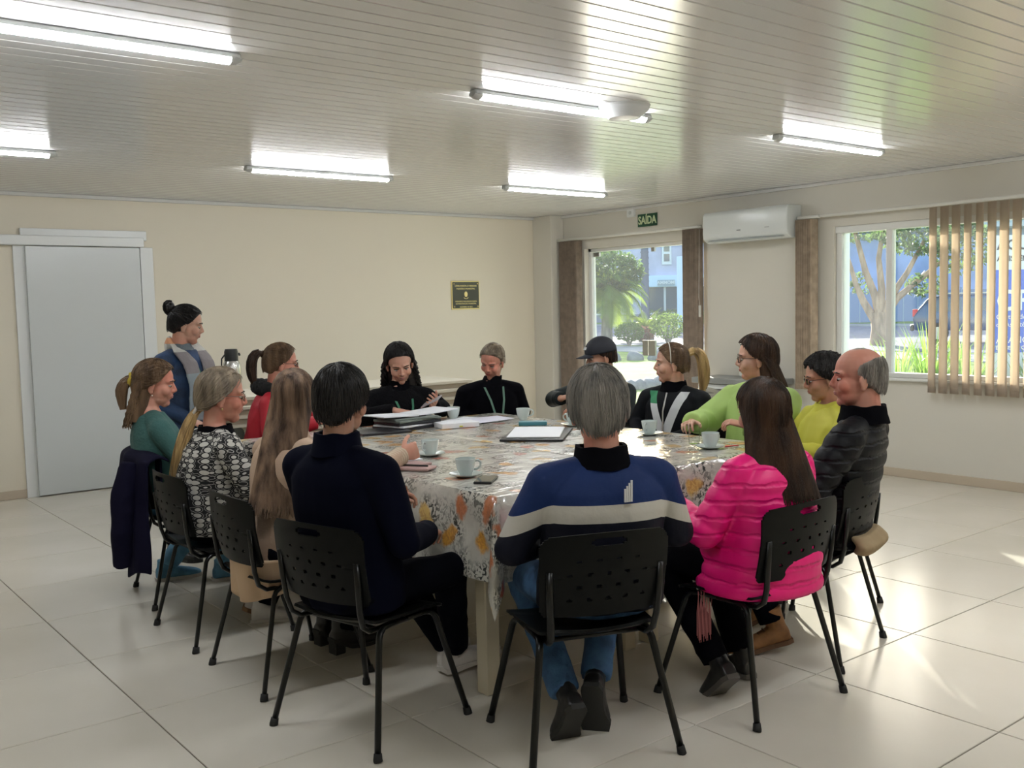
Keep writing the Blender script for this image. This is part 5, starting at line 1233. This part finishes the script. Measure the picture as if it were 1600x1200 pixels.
g = G(); g.X = np.array(p['HM']); g.ell((.084, -.004, -.052), (.004, .004, .005), seg=8, rings=6); cap_obj('earring', g, M_gold, p)

# ---- long haired woman in the beige coat
M_beige = mat('beige_coat', (.46, .33, .235), .8, bump=.2, bscale=90)
p = person('person in a beige hooded coat with very long highlighted brown hair, seated', (1.80, 3.90), 84, (1.915, 3.915, 1.296), 42, hp=6, sk=M_skin1, build=(.98, 1.05, 1.0), hs=1.0,
           top=M_beige, bottom=M_blkj, toplen=-.12, arms={-1: ((-.24, .16, .80), (-.10, .42, .86)), 1: ((.26, .28, .82), (.17, .555, .885))}, hands={1: dict(d=(.10, 1, .20), n=(-1, 0, -.2), curl=1.25), -1: dict(curl=.5)},
           legs={-1: ((-.10, .41, .50), (-.09, .30, .12)), 1: ((.10, .41, .50), (.06, .28, .12))}, shoes=SH(m=M_shk, msole=M_solek, heel=.05, high=.06, laces=True))
cap_obj('hair', hair_cap(p['HM'], HAIRLINE, .013), HHL, p)
M2 = Matrix.Translation(p['hc']) @ Matrix.Rotation(-R_(42-84), 4, 'Z')
g = long_hair(M2, -.46, .10, .035, -.125, 170, .0055, 12, -.1, math.pi+.1, shift=(-.06, -.06), zmid=-.12); cap_obj('long_hair', g, HHL, p)
collar(p, M_beige, .088, .05, .955, .016, 'hood')
# ribbed cuff of the stretched sleeve
g = G(); e, wv_ = p['A'][1][1], p['A'][1][2]; n_ = 60; pts = [wv_+(e-wv_)*(.02+.42*i/n_) for i in range(n_+1)]; g.tube(pts, [.0405+.0035*abs(math.sin(i*.42)) for i in range(n_+1)], 20); part('ribbed_cuff', g, mat('cream_rib', (.56, .46, .34), .8), p['root'])
# coat skirt hanging behind and beside the seat
g = G()
def skirt(u, v):
    a = -3.0+u*2.9; r = .185-.015*v+.014*math.sin(a*8)*v; x = r*math.cos(a); y = -.01+r*.95*math.sin(a)
    return (x, y, .53-.145*v-.035*v*math.cos((a+1.5)*1.6))
g.grid(48, 14, skirt); me = modmesh(g.mesh('skirt'), [('SOLIDIFY', dict(thickness=.012))]); link('coat_skirt', me, mat('beige_lining', (.55, .39, .25), .7), p['root'])

# ---- man in the plain dark jacket
p = person('person in a plain dark jacket with short black hair, back to the camera', (1.725, 3.16), 74, (1.735, 3.165, 1.352), 54, hp=4, sk=M_skin3, male=True, build=(1.16, 1.04, 1.15), hs=1.06, shw=.172,
           top=M_nvc, bottom=M_blkj, toplen=-.14, arms={-1: ((-.28, .10, .80), (-.14, .36, .80)), 1: ((.27, .02, .73), (.15, .28, .70))},
           legs={-1: ((-.13, .41, .51), (-.08, .66, .11)), 1: ((.13, .43, .52), (-.03, .65, .11))}, shoes=lambda s: dict(m=M_shw, msole=M_solew, yaw=R_(-s*18), pitch=R_(6), L=.29), lips=(.36, .15, .12), wrst=(.7, .7, .35))
cap_obj('hair', hair_cap(p['HM'], HAIRLINE, .013, nape=-.080, nst=900), HBK, p); collar(p, M_nvc, .083, .078, .955, .014); make_glasses(p['HM'], p['root'], M_framem)

# ---- man in the striped jacket
def stripe_mat():
    m = mat('striped_jacket', (.01, .025, .09), .7, spec=.25, bump=.15, bscale=60); t = m.node_tree; N = t.nodes.new; Lk = t.links.new
    tc = N('ShaderNodeTexCoord'); sp = N('ShaderNodeSeparateXYZ'); Lk(tc.outputs['Object'], sp.inputs[0])
    # the chest band dips towards the sleeves
    sq = N('ShaderNodeMath'); sq.operation = 'ABSOLUTE'; Lk(sp.outputs['X'], sq.inputs[0]); s1 = N('ShaderNodeMath'); s1.operation = 'SUBTRACT'; s1.inputs[1].default_value = .19; Lk(sq.outputs[0], s1.inputs[0])
    mxx = N('ShaderNodeMath'); mxx.operation = 'MAXIMUM'; mxx.inputs[1].default_value = 0; Lk(s1.outputs[0], mxx.inputs[0]); ml = N('ShaderNodeMath'); ml.operation = 'MULTIPLY'; ml.inputs[1].default_value = -.35; Lk(mxx.outputs[0], ml.inputs[0])
    s2 = N('ShaderNodeMath'); s2.operation = 'SUBTRACT'; Lk(sp.outputs['Z'], s2.inputs[0]); Lk(ml.outputs[0], s2.inputs[1])
    mr = N('ShaderNodeMapRange'); mr.inputs['From Min'].default_value = .70; mr.inputs['From Max'].default_value = 1.10; Lk(s2.outputs[0], mr.inputs[0])
    r = N('ShaderNodeValToRGB'); r.color_ramp.interpolation = 'CONSTANT'; e = r.color_ramp.elements; e[0].color = (.003, .004, .012, 1); e[1].position = .265; e[1].color = (.52, .50, .44, 1)
    q = e.new(.415); q.color = (.006, .022, .10, 1); Lk(mr.outputs[0], r.inputs[0]); Lk(r.outputs[0], t.nodes['Principled BSDF'].inputs['Base Color']); return m
p = person('person in a navy jacket with a white band across the back, short grey hair, seated', (2.375, 2.50), 27, (2.405, 2.535, 1.332), 38, hp=5, hr=-3, sk=M_skinr, male=True, build=(1.26, 1.12, 1.2), hs=1.20, shw=.160,
           top=stripe_mat(), bottom=M_jean, toplen=-.14, arms={-1: ((-.315, .03, .70), (-.16, .24, .66)), 1: ((.30, .05, .72), (.15, .27, .68))}, hfold=.02,
           legs={-1: ((-.20, .40, .50), (-.135, .01, .160)), 1: ((.15, .41, .50), (-.01, .065, .185))}, shoes=lambda s: dict(m=M_shk, msole=M_solek, pitch=R_(-52 if s < 0 else -64), yaw=R_(8 if s < 0 else -24), L=.30, wd=.054), neckr=.066)
cap_obj('hair', hair_cap(p['HM'], HAIRLINE, .012, nape=-.084, nst=1100), HGR, p); collar(p, M_blk, .092, .075, .955, .015)
g = G(); q = p['S'](.80, .045, -.152)
for k in range(4): g.box((q.x+(k-1.5)*.0075, q.y-.004, q.z+.005*k-.01), (.006, .006, .045+.009*k), rot=rotmat(R_(-6), R_(3), 0))
part('jacket_emblem', g, mat('emblem_white', (.6, .6, .58), .5), p['root'], smooth=False)

# ---- woman in the pink puffer jacket
def quilt(m, period=.062, st=.55):
    t = m.node_tree; tc = t.nodes.new('ShaderNodeTexCoord'); mp = t.nodes.new('ShaderNodeMapping'); wv = t.nodes.new('ShaderNodeTexWave'); wv.bands_direction = 'Z'; wv.wave_profile = 'SAW' if False else 'SIN'
    wv.inputs['Scale'].default_value = .314/period/1.0; wv.inputs['Distortion'].default_value = 1.2; wv.inputs['Detail'].default_value = 2; wv.inputs['Detail Scale'].default_value = 4
    rp = t.nodes.new('ShaderNodeValToRGB'); rp.color_ramp.elements[0].position = .0; rp.color_ramp.elements[0].color = (0, 0, 0, 1); rp.color_ramp.elements[1].position = .22; rp.color_ramp.elements[1].color = (1, 1, 1, 1)
    bp = t.nodes.new('ShaderNodeBump'); bp.inputs['Strength'].default_value = st; bp.inputs['Distance'].default_value = .012
    t.links.new(tc.outputs['Object'], mp.inputs[0]); t.links.new(mp.outputs[0], wv.inputs[0]); t.links.new(wv.outputs[0], rp.inputs[0]); t.links.new(rp.outputs[0], bp.inputs['Height']); t.links.new(bp.outputs[0], t.nodes['Principled BSDF'].inputs['Normal'])
M_pink = mat('pink_puffer', (.85, .006, .20), .42, sheen=.0, spec=.4); quilt(M_pink)
p = person('person in a bright pink quilted puffer jacket with long straight dark brown hair', (3.10, 2.345), 4, (3.10, 2.36, 1.248), 8, hp=8, sk=M_skin1, belly=.05, build=(1.20, 1.16, 1.10), hs=1.0, puff=.007, shw=.142,
           top=M_pink, bottom=M_blk, toplen=-.24, arms={-1: ((-.265, .06, .68), (-.20, .30, .74)), 1: ((.26, .04, .70), (.12, .27, .70))}, sleeve=(.060, .058, .048),
           legs={-1: ((-.16, .40, .50), (-.14, .12, .13)), 1: ((.10, .40, .50), (.10, .22, .09))}, shoes=lambda s: dict(m=M_shk, msole=mat('sole_grey', (.10, .09, .08), .6), pitch=R_(-42 if s < 0 else -5), yaw=R_(-12)), thighr=1.02)
cap_obj('hair', hair_cap(p['HM'], HAIRLINE, .014), HBR, p)
M2 = Matrix.Translation(p['hc']) @ Matrix.Rotation(-R_(8+16), 4, 'Z')
g = long_hair(M2, -.335, .145, .05, -.085, 190, .0058, 22, -.25, math.pi+.15, shift=(.035, -.02), zmid=-.10); cap_obj('long_hair', g, HBR, p)
g = G(); S = p['S']; secs = []
for i in range(26):
    t = i/25; k = .012*(abs(math.sin(t*.15/.074*math.pi))**.6-.6); secs.append(((0, .03, .56-.12*t), (.215+.035*t+k, 0, 0), (0, .195+.02*t+k, 0)))
g.loft(secs, n=40, e=2.4); link('jacket_hem', remesh(g, .007, 2), M_pink, p['root'])
g = G()
for k in range(26): x = -.26+.003*k; g.tube([(x, .10+.004*(k % 5), .44), (x+.003*math.sin(k), .11, .36), (x-.003*math.cos(k), .108, .27-.01*(k % 4))], .0016, 4)
o = part('scarf_fringe', g, mat('fringe_rose', (.35, .12, .12), .9), p['root']); o['kind'] = 'stuff'

# ---- balding man in the black puffer
M_puf = mat('black_puffer', (.0035, .004, .006), .5, spec=.22); quilt(M_puf, .055)
p = person('balding person with grey side hair in a black quilted puffer jacket', (3.785, 2.475), -18, (3.845, 2.42, 1.341), -42, hp=2, sk=M_skinr, male=True, build=(1.20, 1.02, 1.12), hs=1.09, belly=.01, puff=.010, shw=.178,
           top=M_puf, bottom=M_blkj, toplen=-.10, arms={-1: ((-.30, .03, .74), (-.14, .28, .72)), 1: ((.28, .05, .74), (.12, .28, .72))}, sleeve=(.068, .062, .048),
           legs={-1: ((-.14, .40, .50), (-.19, .23, .12)), 1: ((.12, .40, .50), (.12, .40, .13))}, neckr=.064,
           shoes=lambda s: dict(m=mat('boot_tan', (.28, .13, .045), .6, var=.3, vscale=14), msole=mat('boot_sole', (.14, .07, .035), .7), pitch=R_(-14 if s < 0 else -24), yaw=R_(34), high=.05, laces=True, L=.29))
cap_obj('side_hair', hair_cap(p['HM'], BALD, .004, nape=-.070, nst=500), HGR, p); collar(p, M_blk, .098, .075, .95, .018)
g = G(); g.loft([((0, -.11, .54), (.16, 0, 0), (0, .045, 0)), ((0, -.15, .50), (.18, 0, 0), (0, .05, 0)), ((0, -.13, .465), (.16, 0, 0), (0, .045, 0))], n=20); link('jacket_tail', remesh(g, .009, 3, wrinkle=.005), mat('khaki_cloth', (.34, .25, .14), .8), p['root'])

# ---- woman in the yellow shirt
p = person('person in a yellow shirt with short curly black hair behind the balding man', (4.52, 3.02), -66, (4.50, 3.03, 1.262), -48, hp=10, sk=M_skin3, build=(.98, 1.0, 1), top=mat('yellow_shirt', (.52, .50, .05), .6), bottom=M_blkj,
           arms={s: ((s*.24, .10, .76), (s*.12, .34, .80)) for s in (-1, 1)}, shoes=SH(m=M_shk, msole=M_solek), wr=.007)
g = hair_cap(p['HM'], HAIRLINE, .022); rg = np.random.default_rng(5)
for k in range(240):
    d = rg.normal(size=3); d /= np.linalg.norm(d); q = np.array([0, -.012, .034])+d*np.array([.094, .112, .104])
    if q[1] > np.interp(q[2], [z for z, _ in HAIRLINE], [y for _, y in HAIRLINE])+.004 or q[2] < -.09: continue
    g.tube([q+.011*np.array([math.cos(t*2.2+k), math.sin(t*2.2+k), .5*math.sin(t+k)]) for t in range(5)], .004, 5)
cap_obj('hair', g, HBK, p); collar(p, mat('yellow_shirt', (.52, .50, .05), .6), .078, .055, .96, .008, tilt=.25); make_glasses(p['HM'], p['root'], M_frame)

# ---- woman in light green
M_lime = mat('light_green_blouse', (.38, .55, .16), .65)
p = person('person in a light green blouse with shoulder length dark hair and glasses', (4.66, 3.56), -84, (4.62, 3.56, 1.352), -44, hp=3, sk=M_skin1, build=(1.12, 1.1, 1.15), hs=1.05, top=M_lime, bottom=M_blkj, wr=.009, wrst=(.8, .8, .4),
           arms={-1: ((-.29, .16, .82), (-.16, .28, .865)), 1: ((.28, .16, .84), (.14, .40, .865))}, sleeve=(.072, .066, .044), shoes=SH(m=M_shk, msole=M_solek))
cap_obj('hair', hair_cap(p['HM'], HAIRLINE, .018), HBR, p); g = long_hair(p['HM'], -.165, .105, .06, -.075, 90, .006, 31, -.05, math.pi+.05, curl=.5); cap_obj('long_hair', g, HBR, p); make_glasses(p['HM'], p['root'], M_frame)

# ---- ponytailed woman in the tracksuit jacket
def track_mat():
    m = mat('track_jacket', (.004, .005, .007), .65, spec=.15); t = m.node_tree; N = t.nodes.new; Lk = t.links.new
    tc = N('ShaderNodeTexCoord'); sp = N('ShaderNodeSeparateXYZ'); Lk(tc.outputs['Object'], sp.inputs[0])
    def m_(op, a, b):
        q = N('ShaderNodeMath'); q.operation = op
        for i, v in enumerate((a, b)):
            if isinstance(v, (int, float)): q.inputs[i].default_value = v
            else: Lk(v, q.inputs[i])
        return q.outputs[0]
    ax = m_('ABSOLUTE', sp.outputs['X'], 0); c = m_('ADD', m_('MULTIPLY', m_('SUBTRACT', sp.outputs['Z'], .80), .40), .035)     # panel centre moves outward with height
    inb = m_('LESS_THAN', m_('ABSOLUTE', m_('SUBTRACT', ax, c), 0), .030); fr = m_('GREATER_THAN', sp.outputs['Y'], .06); up_ = m_('LESS_THAN', sp.outputs['Z'], 1.0); f = m_('MULTIPLY', m_('MULTIPLY', inb, fr), up_)
    gr = m_('MULTIPLY', m_('GREATER_THAN', sp.outputs['Z'], .925), m_('GREATER_THAN', sp.outputs['X'], 0))
    mx = N('ShaderNodeMix'); mx.data_type = 'RGBA'; mx.inputs[6].default_value = (.55, .57, .58, 1); mx.inputs[7].default_value = (.06, .26, .13, 1); Lk(gr, mx.inputs[0])
    m2 = N('ShaderNodeMix'); m2.data_type = 'RGBA'; m2.inputs[6].default_value = (.004, .005, .007, 1); Lk(mx.outputs[2], m2.inputs[7]); Lk(f, m2.inputs[0]); Lk(m2.outputs[2], t.nodes['Principled BSDF'].inputs['Base Color']); return m
p = person('person in a black tracksuit jacket with white and green panels, high blond ponytail', (4.68, 4.20), -100, (4.59, 4.18, 1.300), -50, hp=2, sk=M_skin1, build=(1.08, 1.08, 1.08), top=track_mat(), bottom=M_blkj, hfold=0,
           arms={-1: ((-.26, .08, .78), (-.12, .28, .72)), 1: ((.26, .08, .78), (.12, .28, .72))}, shoes=SH(m=M_shw, msole=M_solew), wrst=(.7, .7, .4))
cap_obj('hair', hair_cap(p['HM'], HAIRLINE, .009, flow=(0, -.10, .04)), HLB, p); collar(p, M_blk, .076, .06, .965, .012)
g = G(); g.X = np.array(p['HM']); bundle(g, [(0, -.10, .05), (0, -.145, .08), (0, -.19, .055), (0, -.205, -.03), (0, -.20, -.12), (0, -.185, -.19)], [.018, .026, .034, .038, .036, .018], 80, .0036, 19, .5); cap_obj('ponytail', g, HBD, p)
g = G(); g.X = np.array(p['HM']); g.tube([(.086*math.cos(a), .010-.05*abs(math.sin(a))*0+.0, .036+.094*math.sin(a)) for a in np.linspace(-.35, math.pi+.35, 22)], .0032, 6); cap_obj('headband', g, mat('headband_white', (.6, .58, .52), .4), p)
g = G(); S = p['S']; g.tube([np.array(S(.97, 0, .085)), np.array(S(.75, 0, .138)), np.array(S(.45, 0, .150)), np.array(S(.15, 0, .155))], [(.003, .006)]*4, 6, up=(0, -1, 0)); part('zip', g, M_clip, p['root'])

# ---- man in the cap
p = person('person in a dark cap and jacket with one elbow raised by the door', (4.68, 4.86), -96, (4.60, 4.82, 1.325), -68, hp=10, sk=M_skin3, male=True, build=(1.12, 1.1, 1.1), top=mat('dark_green_jacket', (.010, .015, .016), .6, spec=.2), bottom=M_blkj,
           arms={-1: ((-.30, .16, .80), (-.16, .40, .86)), 1: ((.30, .20, .905), (.10, .34, .93))}, hands={1: dict(d=(-.9, .1, .2), n=(0, -.3, -1), curl=.9)}, shoes=SH(m=M_shk, msole=M_solek))
cap_obj('hair', hair_cap(p['HM'], HAIRLINE, .006, nape=-.055), HBR, p); collar(p, mat('dark_green_jacket', (.02, .028, .028), .55), .084, .06, .96, .014)
g = G(); g.X = np.array(p['HM'])
nu, nv = 36, 14; V = []
for j in range(nv+1):
    for i in range(nu): ph = (math.pi/2+.12)*j/nv; th = 2*math.pi*i/nu; V.append((.090*math.sin(ph)*math.cos(th), -.010+.110*math.sin(ph)*math.sin(th), .040+.098*math.cos(ph)))
g.add(V, [(j*nu+i, (j+1)*nu+i, (j+1)*nu+(i+1) % nu, j*nu+(i+1) % nu) for j in range(nv) for i in range(nu)]); me = modmesh(g.mesh('c'), [('SOLIDIFY', dict(thickness=.004))]); cp = link('cap', me, mat('cap_navy', (.008, .010, .018), .7), p['root'])
g = G(); g.X = np.array(p['HM']); g.grid(16, 6, lambda u, v: ((2*u-1)*.072*(1-.25*v*v*abs(2*u-1)), .075+.078*v*math.sqrt(max(0, 1-(2*u-1)**2*.9))+.02*(1-abs(2*u-1)), .036-.010*v-.016*(2*u-1)**2)); me = modmesh(g.mesh('v'), [('SOLIDIFY', dict(thickness=.005))]); link('visor', me, mat('cap_navy', (0, 0, 0), .7), cp)
g = G(); g.X = np.array(p['HM']); g.box((.01, .093, .075), (.045, .004, .020), rot=rotmat(R_(38), 0, 0)); part('cap_badge', g, M_lamp, cp)

# ---- blond woman in black
p = person('person in a black turtleneck and green lanyard, fair hair pulled back, looking down', (4.33, 5.72), 197, (4.28, 5.60, 1.290), 238, hp=26, hr=-8, sk=M_skin2, build=(1.10, 1.05, 1.08), top=M_blk, bottom=M_blkj, closed=True, lips=(.34, .06, .05),
           arms={s: ((s*.25, .06, .78), (s*.10, .28, .72)) for s in (-1, 1)}, shoes=SH(m=M_shk, msole=M_solek), wrst=(.8, .8, .4))
cap_obj('hair', hair_cap(p['HM'], HAIRHIGH, .009, flow=(0, -.09, -.01)), HAB, p); collar(p, M_blk, .066, .085, .97, .010, 'roll_neck'); lanyard(p, mat('lanyard_pale', (.10, .20, .15), .6), .40, .160, .05)
g = G(); g.X = np.array(p['HM']); bundle(g, [(0, -.09, -.01), (0, -.13, -.03), (0, -.14, -.10), (0, -.12, -.17)], [.016, .022, .024, .012], 40, .0036, 29); cap_obj('ponytail', g, HBD, p)

# ---- dark haired woman with the phone
p = person('person with long wavy black hair and a green lanyard, holding a phone', (3.55, 5.74), 190, (3.52, 5.62, 1.322), 207, hp=26, hr=6, sk=M_skin1, build=(1.2, 1.12, 1.12), hs=1.08, top=mat('fuzzy_black', (.005, .005, .006), .95, spec=.1, bump=.8, bscale=70), bottom=M_blkj, closed=True, lips=(.42, .10, .10),
           arms={-1: ((-.30, .12, .86), (-.13, .33, .905)), 1: ((.30, .12, .85), (.14, .33, .895))}, hands={-1: dict(d=(.25, 1, .35), n=(.7, .1, .7), curl=.55), 1: dict(d=(-.6, .8, -.1), n=(-.3, .2, -1), curl=1.0, point=True)}, shoes=SH(m=M_shk, msole=M_solek))
cap_obj('hair', hair_cap(p['HM'], HAIRHIGH, .015), HBK, p); g = long_hair(p['HM'], -.24, .118, .075, -.02, 130, .006, 41, -.30, math.pi+.30, curl=1.5); cap_obj('long_hair', g, HBK, p); collar(p, M_blk, .066, .085, .97, .010, 'roll_neck'); lanyard(p, mat('lanyard_green', (.02, .16, .08), .6), .52, .160, .05)
wq = p['A'][-1][2]; hd_ = p['root'].matrix_basis @ Vector((wq.x+.045, wq.y+.085, wq.z+.040))
t_ = thing('mobile_phone', 'pale phone held by the dark haired woman', 'phone', tuple(hd_), R_(-150)); g = G(); g.box((0, 0, 0), (.072, .150, .009), rot=rotmat(R_(25), R_(20), 0), b=.003); part('phone_body', g, mat('phone_pale', (.45, .42, .44), .35), t_)

# ---- woman in the red vest
p = person('person in a red vest with a black fur collar, ponytail and glasses', (2.60, 5.84), 124, (2.74, 5.76, 1.352), 108, hp=6, sk=M_skin2, build=(1.1, 1.15, 1.1), hs=1.02, top=mat('red_vest', (.42, .006, .02), .6), bottom=M_blkj,
           arms={s: ((s*.26, .12, .82), (s*.14, .38, .86)) for s in (-1, 1)}, shoes=SH(m=M_shk, msole=M_solek))
cap_obj('hair', hair_cap(p['HM'], HAIRLINE, .010, flow=(0, -.10, .045)), HLB, p); make_glasses(p['HM'], p['root'], M_frame)
g = G(); g.X = np.array(p['HM']); bundle(g, [(0, -.10, .045), (0, -.15, .065), (0, -.185, .02), (0, -.18, -.07), (0, -.15, -.15)], [.018, .026, .032, .034, .02], 60, .004, 39, .5); cap_obj('ponytail', g, HBR, p)
g = G(); S = p['S']; P = [np.array(S(.985+.0*k, .115*math.cos(a), .105*math.sin(a)-.01)) for k, a in enumerate(np.linspace(0, 6.283, 20, endpoint=False))]; g.tube(P, .042, 12, closed=True)
rg = np.random.default_rng(3)
me = remesh(g, .008, 2, wrinkle=.010, wscale=60); link('fur_collar', me, mat('fur_black', (.006, .006, .006), .95), p['root'])
